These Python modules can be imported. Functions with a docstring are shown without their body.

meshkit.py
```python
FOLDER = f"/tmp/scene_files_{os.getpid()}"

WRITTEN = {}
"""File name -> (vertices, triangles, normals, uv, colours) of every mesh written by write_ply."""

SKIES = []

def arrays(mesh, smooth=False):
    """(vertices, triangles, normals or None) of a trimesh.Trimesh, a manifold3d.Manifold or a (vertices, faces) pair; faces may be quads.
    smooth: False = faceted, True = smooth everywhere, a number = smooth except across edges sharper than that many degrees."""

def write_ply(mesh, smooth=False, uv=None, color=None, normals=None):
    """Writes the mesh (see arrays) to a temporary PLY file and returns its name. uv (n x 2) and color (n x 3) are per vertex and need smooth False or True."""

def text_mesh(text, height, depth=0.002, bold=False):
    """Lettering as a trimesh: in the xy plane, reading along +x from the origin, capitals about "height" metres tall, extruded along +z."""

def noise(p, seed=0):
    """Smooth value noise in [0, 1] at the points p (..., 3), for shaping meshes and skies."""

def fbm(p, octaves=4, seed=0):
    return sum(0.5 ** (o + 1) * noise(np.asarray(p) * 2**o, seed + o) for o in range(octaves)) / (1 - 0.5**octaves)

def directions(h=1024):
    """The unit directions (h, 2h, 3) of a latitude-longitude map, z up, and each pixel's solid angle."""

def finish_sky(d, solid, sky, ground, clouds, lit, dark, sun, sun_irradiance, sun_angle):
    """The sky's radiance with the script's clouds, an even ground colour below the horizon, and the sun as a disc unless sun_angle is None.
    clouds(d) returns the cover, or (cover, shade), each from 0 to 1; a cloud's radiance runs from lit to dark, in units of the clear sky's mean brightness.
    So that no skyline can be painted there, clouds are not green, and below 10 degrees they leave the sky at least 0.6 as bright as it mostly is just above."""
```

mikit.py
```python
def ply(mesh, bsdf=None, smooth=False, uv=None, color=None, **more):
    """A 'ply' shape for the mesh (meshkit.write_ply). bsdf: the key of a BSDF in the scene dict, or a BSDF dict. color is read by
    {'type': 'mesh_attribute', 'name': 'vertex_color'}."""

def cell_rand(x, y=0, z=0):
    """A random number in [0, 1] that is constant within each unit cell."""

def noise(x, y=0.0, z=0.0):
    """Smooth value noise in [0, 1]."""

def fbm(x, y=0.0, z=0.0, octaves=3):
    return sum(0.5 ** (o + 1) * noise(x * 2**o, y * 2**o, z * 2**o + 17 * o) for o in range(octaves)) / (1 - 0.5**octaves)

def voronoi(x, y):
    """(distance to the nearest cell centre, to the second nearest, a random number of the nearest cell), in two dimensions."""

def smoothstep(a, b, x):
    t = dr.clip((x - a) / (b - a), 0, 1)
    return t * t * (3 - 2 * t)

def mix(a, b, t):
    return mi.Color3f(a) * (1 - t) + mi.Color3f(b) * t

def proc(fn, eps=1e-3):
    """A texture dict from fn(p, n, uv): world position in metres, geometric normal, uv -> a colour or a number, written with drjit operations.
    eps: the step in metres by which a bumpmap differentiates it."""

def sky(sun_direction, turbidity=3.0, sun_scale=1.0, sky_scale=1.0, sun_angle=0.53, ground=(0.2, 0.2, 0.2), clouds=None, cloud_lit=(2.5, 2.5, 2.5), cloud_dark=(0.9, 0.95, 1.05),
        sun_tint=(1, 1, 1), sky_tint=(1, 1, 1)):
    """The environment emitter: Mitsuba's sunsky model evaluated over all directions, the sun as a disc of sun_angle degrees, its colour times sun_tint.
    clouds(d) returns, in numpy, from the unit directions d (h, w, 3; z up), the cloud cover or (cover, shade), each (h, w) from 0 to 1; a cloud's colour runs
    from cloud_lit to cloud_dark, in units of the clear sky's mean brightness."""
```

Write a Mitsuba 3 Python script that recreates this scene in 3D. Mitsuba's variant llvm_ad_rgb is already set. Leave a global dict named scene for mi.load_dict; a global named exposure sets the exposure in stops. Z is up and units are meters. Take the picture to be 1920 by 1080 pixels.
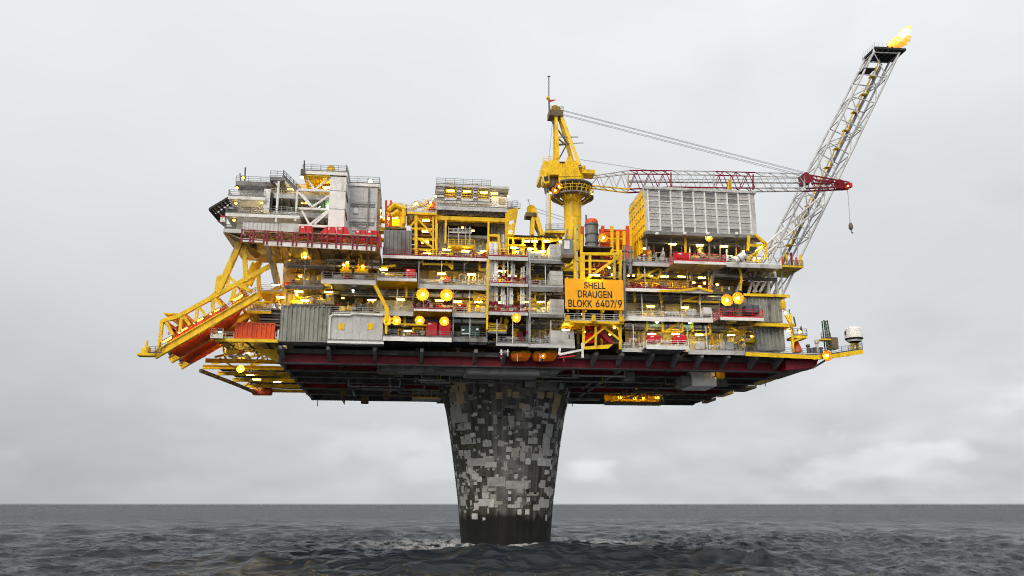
import math, random
import numpy as np, trimesh, drjit as dr, mitsuba as mi, mikit, meshkit
from mikit import proc, fbm, noise, voronoi, cell_rand, smoothstep, mix
ST = mi.ScalarTransform4f
scene, labels = {}, {}

# ---------------------------------------------------------------- camera, sky, exposure
FOC = 1600.0                                   # focal length for a frame 1920 wide
YAW, PITCH = math.radians(6.8), math.atan(406 / FOC)
FW = np.array([math.sin(YAW) * math.cos(PITCH), math.cos(YAW) * math.cos(PITCH), math.sin(PITCH)])
RT = np.array([math.cos(YAW), -math.sin(YAW), 0.0]); UP = np.cross(RT, FW)
EYE = np.array([-13.355, -112.0, 6.0])         # on the deck of a boat, 112 m off the front of the platform
scene['camera'] = {'type': 'perspective', 'fov': 2 * math.degrees(math.atan(960 / FOC)), 'fov_axis': 'x',
                   'near_clip': 0.5, 'far_clip': 60000.0,
                   'to_world': ST().look_at(origin=EYE.tolist(), target=(EYE + FW).tolist(), up=[0, 0, 1])}

def sky_shade(d):
    x, y, z = d[..., 0], d[..., 1], d[..., 2]
    e = np.clip(z, 0, 1)
    az = np.arctan2(x, y) - YAW                               # 0 straight ahead, positive to the east
    base = 0.595 + 0.26 * np.minimum(e / 0.55, 1.4) ** 0.75
    q = np.stack([x / (z + 0.30), y / (z + 0.30), z * 0], -1)  # a flat layer of cloud overhead
    big = meshkit.fbm(q * 1.6 + 7.3, 4, 3) - 0.5
    small = meshkit.fbm(q * 6.5 + 2.1, 5, 9) - 0.5
    low = np.exp(-((e - 0.02) / 0.10) ** 2)
    puff = meshkit.fbm(np.stack([az * 11, e * 27, e * 0 + 3], -1), 5, 21)
    bank = np.clip((puff - 0.50) * 6, 0, 1) * np.exp(-((e - 0.065) / 0.055) ** 2) * (0.35 + 0.65 * np.clip((az + .25) / .35, 0, 1))
    right = np.clip((az + 0.1) / 0.5, 0, 1)
    out = base + 0.05 * big + 0.13 * small * (0.30 + 0.35 * low) + 0.16 * bank + 0.19 * small * right
    out -= 0.13 * np.exp(-((az - 0.52) / 0.17) ** 2 - ((e - 0.30) / 0.10) ** 2) * np.clip(0.6 + 3.0 * small, 0, 1.6)
    out -= 0.17 * np.exp(-((az + 0.62) / 0.33) ** 2 - ((e - 0.03) / 0.17) ** 2)
    return np.ones_like(e), 1 - np.clip(out / 1.1, 0, 1)

scene['sky'] = mikit.sky([-0.40, -0.72, 0.62], turbidity=3, sun_scale=0.30, sun_angle=40, sky_scale=1.0, clouds=sky_shade,
                         cloud_lit=(2.70, 2.79, 2.86), cloud_dark=(0, 0, 0), sun_tint=(1.0, 1.06, 1.14), ground=(0.05, 0.055, 0.06))
exposure = 2.35
LAMP = 0.20                                   # lamps are given below in units of the picture's white

# ---------------------------------------------------------------- helpers
def pt(px, py, y=0.0):
    """The place on the upright plane at depth y that was surveyed from the picture at px, py."""
    r = FW + RT * (px - 960) / FOC + UP * (540 - py) / FOC
    return EYE + r * ((y - EYE[1]) / r[1])
def ptz(px, py, z):
    r = FW + RT * (px - 960) / FOC + UP * (540 - py) / FOC
    return EYE + r * ((z - EYE[2]) / r[2])
def fr(px0, py0, px1, py1, y):
    """x0, x1, z0, z1 of the upright rectangle at depth y."""
    mx, my = (px0 + px1) / 2, (py0 + py1) / 2
    return pt(px0, my, y)[0], pt(px1, my, y)[0], pt(mx, py1, y)[2], pt(mx, py0, y)[2]

BOXF = np.array([[0, 2, 1], [0, 3, 2], [4, 5, 6], [4, 6, 7], [0, 1, 5], [0, 5, 4], [1, 2, 6], [1, 6, 5], [2, 3, 7], [2, 7, 6], [3, 0, 4], [3, 4, 7]])
class MB:
    def __init__(s): s.v, s.f, s.n = [], [], 0
    def raw(s, v, f):
        v, f = np.asarray(v, float), np.asarray(f, int)
        if f.shape[1] == 4: f = np.vstack([f[:, [0, 1, 2]], f[:, [0, 2, 3]]])
        s.v.append(v); s.f.append(f + s.n); s.n += len(v); return s
    def box(s, x0, x1, y0, y1, z0, z1):
        x0, x1 = min(x0, x1), max(x0, x1); y0, y1 = min(y0, y1), max(y0, y1); z0, z1 = min(z0, z1), max(z0, z1)
        return s.raw([[x0, y0, z0], [x1, y0, z0], [x1, y1, z0], [x0, y1, z0], [x0, y0, z1], [x1, y0, z1], [x1, y1, z1], [x0, y1, z1]], BOXF)
    def cbox(s, x0, x1, y0, y1, z0, z1, c=0.05):
        """A box with chamfered edges."""
        x0, x1 = min(x0, x1), max(x0, x1); y0, y1 = min(y0, y1), max(y0, y1); z0, z1 = min(z0, z1), max(z0, z1)
        p = [(x, y, z) for x in (x0, x1) for y in (y0, y1) for z in (z0, z1)]; m = np.array([(x0 + x1) / 2, (y0 + y1) / 2, (z0 + z1) / 2])
        pts = [np.array(q) - np.sign(np.array(q) - m) * c * (1 - np.eye(3)[k]) for q in p for k in range(3)]
        h = trimesh.convex.convex_hull(np.array(pts)); return s.raw(h.vertices, h.faces)
    def beam(s, p, q, w, h=None, up=(0, 0, 1)):
        p, q = np.asarray(p, float), np.asarray(q, float); h = h or w; d = q - p; L = np.linalg.norm(d)
        if L < 1e-6: return s
        d /= L; up = np.array(up, float)
        if abs(d @ up) > 0.97: up = np.array([0, 1.0, 0])
        a = np.cross(d, up); a /= np.linalg.norm(a); b = np.cross(a, d); a, b = a * w / 2, b * h / 2
        return s.raw([p - a - b, p + a - b, p + a + b, p - a + b, q - a - b, q + a - b, q + a + b, q - a + b], BOXF[:, ::-1] if np.dot(np.cross(a, b), d) < 0 else BOXF)
    def tube(s, p, q, r, n=7, r1=None):
        p, q = np.asarray(p, float), np.asarray(q, float); d = q - p; L = np.linalg.norm(d)
        if L < 1e-6: return s
        d /= L; a = np.cross(d, [0, 0, 1.0] if abs(d[2]) < 0.9 else [1.0, 0, 0]); a /= np.linalg.norm(a); b = np.cross(d, a)
        t = np.arange(n) * 2 * np.pi / n; ring = np.cos(t)[:, None] * a + np.sin(t)[:, None] * b
        i = np.arange(n); j = (i + 1) % n
        v = np.vstack([p + ring * r, q + ring * (r if r1 is None else r1), [p], [q]])
        f = np.vstack([np.stack([i, j, j + n], 1), np.stack([i, j + n, i + n], 1), np.stack([j, i, i * 0 + 2 * n], 1), np.stack([i + n, j + n, i * 0 + 2 * n + 1], 1)])
        return s.raw(v, f)
    def path(s, pts, r, n=7):
        for a, b in zip(pts[:-1], pts[1:]): s.tube(a, b, r, n)
        for a in pts[1:-1]: s.ball(a, r * 1.12, 6)
        return s
    def ball(s, c, r, n=8):
        m = trimesh.creation.uv_sphere(1.0, count=[n, 2 * n]); return s.raw(m.vertices * np.broadcast_to(r, 3) + np.asarray(c), m.faces)
    def lathe(s, prof, c=(0, 0, 0), n=24):
        prof = np.array(prof, float); t = np.arange(n) * 2 * np.pi / n
        v = np.stack([prof[:, 0, None] * np.cos(t), prof[:, 0, None] * np.sin(t), np.repeat(prof[:, 1, None], n, 1)], -1).reshape(-1, 3) + np.asarray(c)
        f = []
        for k in range(len(prof) - 1):
            for i in range(n):
                j = (i + 1) % n; f.append([k * n + i, k * n + j, (k + 1) * n + j, (k + 1) * n + i])
        return s.raw(v, f)
    def prism(s, xz, y0, y1):
        """A convex outline in x, z pushed from y0 to y1."""
        xz = np.array(xz, float); area = np.sum(xz[:, 0] * np.roll(xz[:, 1], -1) - np.roll(xz[:, 0], -1) * xz[:, 1])
        if area < 0: xz = xz[::-1]
        n = len(xz); i = np.arange(n); j = (i + 1) % n
        v = np.vstack([np.c_[xz[:, 0], np.full(n, y0), xz[:, 1]], np.c_[xz[:, 0], np.full(n, y1), xz[:, 1]]])
        fan = np.array([[0, k, k + 1] for k in range(1, n - 1)])
        return s.raw(v, np.vstack([fan, fan[:, ::-1] + n, np.stack([j, i, i + n], 1), np.stack([j, i + n, j + n], 1)]))
    def hull(s, pts):
        h = trimesh.convex.convex_hull(np.array(pts, float)); return s.raw(h.vertices, h.faces)
    def mesh(s): return np.vstack(s.v), np.vstack(s.f)
    def corr(s, x0, x1, z0, z1, y, pitch=0.5, d=0.14, side=None):
        """Profiled sheet facing -y (or, with side=(y0, y1), facing -x at x = x0)."""
        a0, a1 = (x0, x1) if side is None else side
        n = max(2, int(round((a1 - a0) / pitch))); w = (a1 - a0) / n; a, o = [], []
        for k in range(n): a += [a0 + k * w, a0 + (k + .35) * w, a0 + (k + .5) * w, a0 + (k + .85) * w]; o += [0, 0, d, d]
        a, o = np.array(a + [a1]), np.array(o + [0]); m = len(a)
        lo, hi = (np.stack([a, y + o, np.full(m, z)], 1) if side is None else np.stack([x0 + o, a, np.full(m, z)], 1) for z in (z0, z1))
        i = np.arange(m - 1); return s.raw(np.vstack([lo, hi]), np.stack([i, i + 1, i + 1 + m, i + m], 1))

GROUPS = {'strip_lamp': 'strip lamps all over the platform', 'flood_lamp': 'floodlights all over the platform', 'bulkhead_lamp': 'bulkhead lamps all over the platform', 'green_lamp': 'greenish lamps', 'white_lamp': 'cold white lamps', 'amber_lamp': 'amber lamps in the gondola', 'walkway_deck': 'walkways and balconies on the front',
          'riser_pipe': 'upright pipes on the front', 'pipe_run': 'level pipe bundles under the floors', 'process_equipment': 'process equipment in the bays', 'hanger_frame': 'hanger frames under the walkways', 'equipment_cabin': 'grey cabins on the front', 'equipment_cabinet': 'cabinets on the walkways', 'equipment_locker': 'lockers', 'raft_canister': 'raft canisters on the gallery', 'cladding_wall': 'grey corrugated walls at the east end', 'slate_tank': 'slate-blue tanks', 'pump_skid': 'pump skids on the wide balcony', 'vessel': 'vessels', 'container': 'containers', 'lit_girder_shape': 'lamplit girder shapes under the deck edge', 'vent_box': 'vent boxes of the west wing'}
def thing(name, label, cat, group=None, kind=None):
    key, n = name, 0
    while key in labels or key in scene: n += 1; key = f'{name}_{n:03d}'
    labels[key] = {'label': label, 'category': cat}
    group = group or GROUPS.get(name)
    if group: labels[key]['group'] = group
    if kind: labels[key]['kind'] = kind
    return key
def part(holder, name, mb, mat, smooth=False, label=None, kind=None, **more):
    key, n = f'{holder}__{name}', 0
    while key in scene: n += 1; key = f'{holder}__{name}_{n:03d}'
    scene[key] = mikit.ply(mb.mesh() if isinstance(mb, MB) else mb, mat, smooth=smooth, **more)
    if label or kind: labels[key] = {k: v for k, v in (('label', label), ('kind', kind)) if v}
    return key
def structure(name, mesh, mat, label, smooth=False):
    scene[name] = mikit.ply(mesh, mat, smooth=smooth); labels[name] = {'label': label, 'category': name.replace('_', ' '), 'kind': 'structure'}
def beam_part(h, name, p, q, w, mat, hh=None): return part(h, name, MB().beam(p, q, w, hh), mat)
def tube_part(h, name, p, q, r, mat, n=8): return part(h, name, MB().tube(p, q, r, n), mat, smooth=40)
ORD = ['first', 'second', 'third', 'fourth', 'fifth', 'sixth', 'seventh', 'eighth', 'ninth', 'tenth', 'eleventh', 'twelfth', 'thirteenth', 'fourteenth', 'fifteenth', 'sixteenth', 'seventeenth', 'eighteenth', 'nineteenth', 'twentieth']

# ---------------------------------------------------------------- materials
def weathered(rgb, rough=0.45, dirt=0.3, rust=0.0, metallic=0.0, spec=0.4, seed=0.0, scale=1.0):
    c = list(rgb)
    def fn(p, n, uv):
        blot = fbm(p.x * 0.7 * scale + seed, p.y * 0.7 * scale, p.z * 0.7 * scale, 4)
        run = fbm((p.x + p.y) * 1.3 * scale, seed, p.z * 0.16, 2)
        k = 1 - dirt * (0.55 * smoothstep(0.42, 0.75, blot) + 0.75 * smoothstep(0.5, 0.78, run))
        col = mi.Color3f(c) * k * (0.95 + 0.10 * noise(p.x * 2.2, p.y * 2.2, p.z * 2.2))
        if rust: col = mix(col, (0.16, 0.06, 0.02), rust * smoothstep(0.60, 0.80, run) * smoothstep(0.45, 0.65, blot))
        return col
    return {'type': 'twosided', 'bsdf': {'type': 'principled', 'base_color': proc(fn), 'roughness': rough, 'metallic': metallic, 'specular': spec}}
MAT = {
    'white': weathered((0.78, 0.79, 0.80), 0.45, 0.12, 0.15),
    'light_grey': weathered((0.53, 0.545, 0.56), 0.5, 0.2, 0.2, seed=3),
    'mid_grey': weathered((0.21, 0.218, 0.23), 0.5, 0.4, 0.3, seed=5),
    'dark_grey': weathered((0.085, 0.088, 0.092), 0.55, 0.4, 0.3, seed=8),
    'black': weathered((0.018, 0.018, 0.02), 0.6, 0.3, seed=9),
    'yellow': weathered((0.86, 0.56, 0.005), 0.42, 0.24, 0.4, seed=11, scale=1.3),
    'orange': weathered((0.70, 0.085, 0.012), 0.42, 0.2, seed=13),
    'red': weathered((0.62, 0.012, 0.022), 0.42, 0.2, seed=15),
    'maroon': weathered((0.24, 0.006, 0.024), 0.5, 0.35, 0.2, seed=17),
    'beige': weathered((0.46, 0.39, 0.27), 0.55, 0.35, 0.35, seed=19),
    'brown': weathered((0.17, 0.13, 0.075), 0.6, 0.4, 0.4, seed=21),
    'green': weathered((0.025, 0.085, 0.065), 0.45, 0.25, seed=23),
    'sheet': weathered((0.29, 0.305, 0.285), 0.5, 0.55, 0.3, seed=25, scale=1.6),
    'panel': weathered((0.42, 0.43, 0.44), 0.5, 0.1, 0.05, seed=33, scale=2.0),
    'panel_dark': weathered((0.20, 0.205, 0.21), 0.5, 0.1, 0.05, seed=35, scale=2.0),
    'steel': weathered((0.42, 0.43, 0.44), 0.32, 0.3, 0.2, metallic=0.6, seed=27),
    'cable': weathered((0.16, 0.165, 0.17), 0.6, 0.2, seed=29),
    'sign': weathered((0.96, 0.43, 0.003), 0.5, 0.05, seed=31),
    'lettering': {'type': 'twosided', 'bsdf': {'type': 'principled', 'base_color': {'type': 'rgb', 'value': [0.03, 0.022, 0.012]}, 'roughness': 0.6}},
    'glass': {'type': 'twosided', 'bsdf': {'type': 'principled', 'base_color': {'type': 'rgb', 'value': [0.02, 0.022, 0.025]}, 'roughness': 0.06, 'specular': 0.6}},
    'reflector': weathered((0.075, 0.0225, 0.0012), 0.6, 0.1, seed=50),  # orange chosen so the lamp bowl imitates a glowing halo
    'bright_orange': weathered((0.88, 0.20, 0.008), 0.4, 0.1, seed=52),  # lamplit look of a maroon girder put into the paint
    'cream': weathered((0.64, 0.56, 0.38), 0.55, 0.3, 0.3, seed=60),
    'lamp_glass': {'type': 'diffuse', 'reflectance': {'type': 'rgb', 'value': [0.6, 0.55, 0.4]}},
}
def concrete_colour(p, n, uv):
    ang = dr.atan2(p.x - 2.3, -(p.y - 28.0)) * 9.0
    cloud = fbm(ang * 0.35, p.z * 0.3, 3.0, 4); run = fbm(ang * 1.5, p.z * 0.06, 5.0, 4); fine = fbm(ang * 4, p.z * 4, 1.0, 3)
    lift = 0.85 + 0.3 * cell_rand(0, 0, p.z / 1.25 + 0.0 * p.x)               # pour lifts
    k = 0.105 * (0.35 + 1.0 * cloud) * (0.45 + 1.1 * smoothstep(0.25, 0.75, run)) * (0.75 + 0.5 * fine) * lift
    board = 1 - 0.25 * smoothstep(0.93, 0.99, (p.z / 1.25) - dr.floor(p.z / 1.25))
    col = mi.Color3f(1.0, 1.0, 0.97) * k * board
    col = mix(col, mi.Color3f(0.042, 0.055, 0.033) * (0.5 + fine), 0.7 * smoothstep(0.5, 0.7, fbm(ang * 0.25 + 4, p.z * 0.12, 8.0, 3)) * smoothstep(-1.0, -6.0, ang))
    col = mix(col, mi.Color3f(0.05, 0.06, 0.012), 0.6 * smoothstep(0.5, 0.7, fine) * smoothstep(7.2, 6.2, p.z) * smoothstep(4.6, 5.2, p.z))
    wet = smoothstep(4.9, 3.9, p.z + 1.6 * (fbm(ang * 0.9, 0.0, 2.0, 3) - 0.5))        # weed and wet below the splash line
    return mix(col, mi.Color3f(0.006, 0.007, 0.007), 0.94 * wet)
MAT['concrete'] = {'type': 'principled', 'base_color': proc(concrete_colour), 'roughness': 0.75, 'specular': 0.3}
def patch_mat(rgb, seed):
    def fn(p, n, uv): return mi.Color3f(rgb) * (0.72 + 0.5 * fbm(p.x * 1.7 + seed, p.y * 1.7, p.z * 1.7, 4)) * (0.85 + 0.3 * noise(p.x * 6 + p.y * 6, 1.0, p.z * 0.9))
    return {'type': 'twosided', 'bsdf': {'type': 'principled', 'base_color': proc(fn), 'roughness': 0.8, 'specular': 0.25}}
for i, c in enumerate([(0.54, 0.55, 0.56), (0.41, 0.415, 0.42), (0.38, 0.38, 0.35), (0.42, 0.34, 0.21), (0.20, 0.20, 0.19)]): MAT[f'patch_{i}'] = patch_mat(c, i * 7.0)
def sea_colour(p, n, uv):
    r = dr.sqrt(dr.square(p.x - 2.3) + dr.square(p.y - 28.0))
    f = fbm(p.x * 0.9, p.y * 0.5, 0.0, 5); g = fbm(p.x * 3.5, p.y * 2.2, 4.0, 3)
    near = smoothstep(30.0, 9.0, r) * smoothstep(-14.0, 2.0, p.y + 5.0 * (f - 0.5))
    streak = fbm(p.x * 0.08, p.y * 0.35, 9.0, 4)
    wide = smoothstep(0.62, 0.75, streak) * smoothstep(150.0, 30.0, r) * smoothstep(-18.0, 0.0, p.y)
    foam = dr.clip(smoothstep(0.34, 0.52, f) * near * smoothstep(0.22, 0.5, g) + 0.35 * wide * smoothstep(0.5, 0.7, g) * smoothstep(0.5, 0.62, f), 0, 1)
    return mix((0.0095, 0.0145, 0.0215), (0.62, 0.64, 0.67), 0.75 * foam)
def sea_bump(p, n, uv):
    return 0.25 * fbm(p.x * 0.16 + 5, p.y * 0.26, 6.0, 3) + 0.22 * fbm(p.x * 0.9, p.y * 1.3, 0.0, 4) + 0.10 * fbm(p.x * 3.1 + 3, p.y * 4.0, 2.0, 3)
MAT['sea'] = {'type': 'bumpmap', 'scale': 1.0, 'arbitrary': proc(sea_bump, 0.02), 'bsdf': {'type': 'principled', 'base_color': proc(sea_colour), 'roughness': proc(lambda p, n, uv: 0.105 + 0.16 * dr.clip(fbm(p.x * 0.035, p.y * 0.11, 1.0, 4) - 0.40, 0.0, 0.5) + 0.24 * smoothstep(60.0, 420.0, dr.sqrt(dr.square(p.x) + dr.square(p.y + 60.0)))), 'specular': 0.27}}
for k, m in MAT.items(): scene[k + '_surface'] = m
class Keys(dict):
    def __getattr__(s, k): return s[k]
M = Keys({k: k + '_surface' for k in MAT})

# ---------------------------------------------------------------- the sea
def graded(lo, hi, step, far_lo, far_hi, grow):
    a = list(np.arange(lo, hi + step / 2, step)); s = step
    while a[-1] < far_hi: s *= grow; a.append(a[-1] + s)
    s = step
    while a[0] > far_lo: s *= grow; a.insert(0, a[0] - s)
    return np.array(a)
def build_sea():
    xs, ys = graded(-62, 72, 0.32, -16000, 16000, 1.03), graded(-46, 45, 0.22, -400, 22000, 1.015)
    X, Y = np.meshgrid(xs, ys); cell = np.maximum(np.gradient(xs)[None, :], np.gradient(ys)[:, None])
    rng = np.random.default_rng(5); Z = np.zeros_like(X); DX = np.zeros_like(X); DY = np.zeros_like(X)
    for k in range(80):
        lam = 0.9 * (17 / 0.9) ** (k / 79); a = rng.normal(-1.35, 0.75); kx, ky = math.cos(a) * 2 * math.pi / lam, math.sin(a) * 2 * math.pi / lam
        amp = 0.0105 * lam ** 0.80 * rng.uniform(0.6, 1.3); ph = rng.uniform(0, 6.28)
        w = np.clip(lam / cell / 3 - 0.6, 0, 1); arg = kx * X + ky * Y + ph
        Z += w * amp * np.cos(arg); DX -= w * amp * math.cos(a) * np.sin(arg) * 0.95; DY -= w * amp * math.sin(a) * np.sin(arg) * 0.95
    gust = 0.75 + 0.5 * meshkit.fbm(np.stack([X * 0.03, Y * 0.05, X * 0], -1), 3, 4)
    Z *= gust
    crest = -19 + 0.012 * (X - 2) ** 2 * 0.5 + 2.5 * np.sin(X * 0.11)                    # one swell running in front of the leg
    Z += 2.0 * np.exp(-((Y - crest) / np.where(Y < crest, 8.0, 6.0)) ** 2) * np.exp(-((X - 4) / 24.0) ** 2)
    Z += 0.6 * np.exp(-((Y - 6 - 0.05 * X) / 6.0) ** 2) * np.exp(-((X - 38) / 18.0) ** 2)
    n, m = X.shape; i = np.arange(n * m).reshape(n, m)
    f = np.stack([i[:-1, :-1], i[:-1, 1:], i[1:, 1:], i[1:, :-1]], -1).reshape(-1, 4)
    return np.stack([X + DX, Y + DY, Z], -1).reshape(-1, 3), f
structure('sea', build_sea(), M.sea, 'dark grey choppy sea running to the horizon', smooth=True)

# ---------------------------------------------------------------- the concrete leg
CX, CY = 2.3, 28.0
SHAFT = [(6.95, -6), (7.1, 0.5), (7.65, 6.6), (8.25, 11), (8.9, 15.6), (9.75, 20.5), (11.1, 25.6)]
def shaft_r(z): return float(np.interp(z, [a[1] for a in SHAFT], [a[0] for a in SHAFT]))
leg = thing('concrete_leg', 'dark patched concrete leg that rises from the sea and carries the platform', 'platform leg')
zs = np.linspace(-6, 25.6, 40)
part(leg, 'shell', MB().lathe([(shaft_r(z), z) for z in zs], (CX, CY, 0), 96), M.concrete, smooth=40)
def on_leg(px, py):
    r = FW + RT * (px - 960) / FOC + UP * (540 - py) / FOC; t = 90.0
    for _ in range(400):
        p = EYE + r * t
        if math.hypot(p[0] - CX, p[1] - CY) < shaft_r(p[2]): return p
        t += 0.12
    return None
def leg_patch(th0, th1, z0, z1, mat, t=0.035):
    n = max(2, int((th1 - th0) / 0.09)); th = np.linspace(th0, th1, n + 1); mb = MB(); v = []
    for zz, o in ((z0, -.05), (z0, t), (z1, t), (z1, -.05)):
        v.append(np.stack([CX + (shaft_r(zz) + o) * np.sin(th), CY - (shaft_r(zz) + o) * np.cos(th), np.full(n + 1, zz)], 1))
    i = np.arange(n); m = n + 1; f = [np.stack([i + k * m, i + 1 + k * m, i + 1 + (k + 1) * m, i + (k + 1) * m], 1) for k in range(3)]
    q = np.vstack(v); e0 = np.array([[0, m, 2 * m, 3 * m]]); e1 = e0[:, ::-1] + n
    part(leg, 'patch', mb.raw(q, np.vstack(f + [e0, e1])), mat)
# repaired patches read off the photograph: x, y, width, height, tone (frame of the zoom, then to the picture)
PATCH = '''232 120 75 95 3;270 110 40 50 3;250 180 60 60 3;215 170 40 60 4;235 270 60 90 2;262 290 75 50 1;300 335 35 40 1;345 268 24 20 0;378 307 40 30 1;352 350 20 22 1;331 388 30 26 0;265 345 14 20 1;433 350 30 26 0;
305 425 84 30 1;412 437 50 36 1;340 475 12 18 1;436 482 20 22 0;262 492 26 34 1;300 500 36 50 1;222 545 42 115 4;350 545 105 44 1;432 560 68 30 0;312 590 40 40 1;345 627 38 34 0;300 650 12 30 1;282 620 20 40 1;344 667 20 20 0;308 672 10 18 0;282 672 10 14 0;
482 160 38 38 3;577 155 38 34 3;540 145 22 40 3;612 220 30 32 3;720 158 40 36 3;771 157 34 34 3;800 130 50 36 4;636 135 50 40 4;815 185 36 70 3;800 240 30 60 3;795 280 36 30 2;
754 217 28 32 1;747 276 30 30 1;741 314 30 20 1;697 236 70 24 4;550 292 36 32 2;552 322 30 30 2;548 346 34 22 1;591 322 18 20 0;656 332 20 30 1;707 338 20 26 1;660 378 20 24 0;544 376 20 20 0;582 368 12 14 0;768 362 40 80 1;752 420 40 80 1;
596 414 36 18 1;614 438 30 26 1;550 428 20 20 0;537 470 32 30 0;593 466 16 20 1;622 470 20 20 1;674 421 54 36 1;693 470 12 20 1;752 478 40 60 1;532 516 22 24 0;616 515 26 50 1;700 515 68 38 1;646 540 30 36 0;740 545 76 44 0;570 526 10 10 0;800 535 16 50 4;
465 658 104 54 1;585 675 128 46 1;600 705 34 30 1;470 622 18 16 0;577 627 18 28 0;536 692 24 16 1;753 602 20 26 0;786 615 16 36 4;731 672 30 46 1;752 706 18 32 1;541 720 18 18 0;540 757 18 22 0;598 762 24 28 0;648 761 20 24 0;
402 738 36 32 0;408 778 88 42 0;435 800 36 12 0;351 800 26 40 0;274 770 30 54 1;242 775 16 44 1;738 783 58 50 1;694 807 38 34 1;540 799 18 20 0;568 799 24 18 0;597 832 22 32 0;642 832 26 30 0;341 858 32 34 0;287 830 10 14 0;751 866 8 34 1;394 872 14 16 0;466 800 16 12 0;
430 198 14 10 0;430 262 12 12 0;482 262 12 8 0;476 392 8 8 0;436 516 18 10 0;476 526 9 9 0;420 586 10 10 0;448 586 12 10 0;502 580 20 14 1;300 400 30 22 1;390 500 30 18 1;206 400 14 40 4;226 460 16 40 4;600 586 12 10 1'''
for row in PATCH.replace('\n', '').split(';'):
    cx, cy, w, h, m = map(float, row.split())
    a, b = on_leg(780 + (cx - w / 2) / 3.085, 690 + cy / 3.085), on_leg(780 + (cx + w / 2) / 3.085, 690 + cy / 3.085)
    c, d = on_leg(780 + cx / 3.085, 690 + (cy - h / 2) / 3.085), on_leg(780 + cx / 3.085, 690 + (cy + h / 2) / 3.085)
    if any(q is None for q in (a, b, c, d)): continue
    th = [math.atan2(q[0] - CX, CY - q[1]) for q in (a, b)]
    leg_patch(th[0], th[1], d[2], min(c[2], 25.3), M[f'patch_{int(m)}'], 0.03 + 0.012 * (int(cx) % 4))
rng = random.Random(4)
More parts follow.
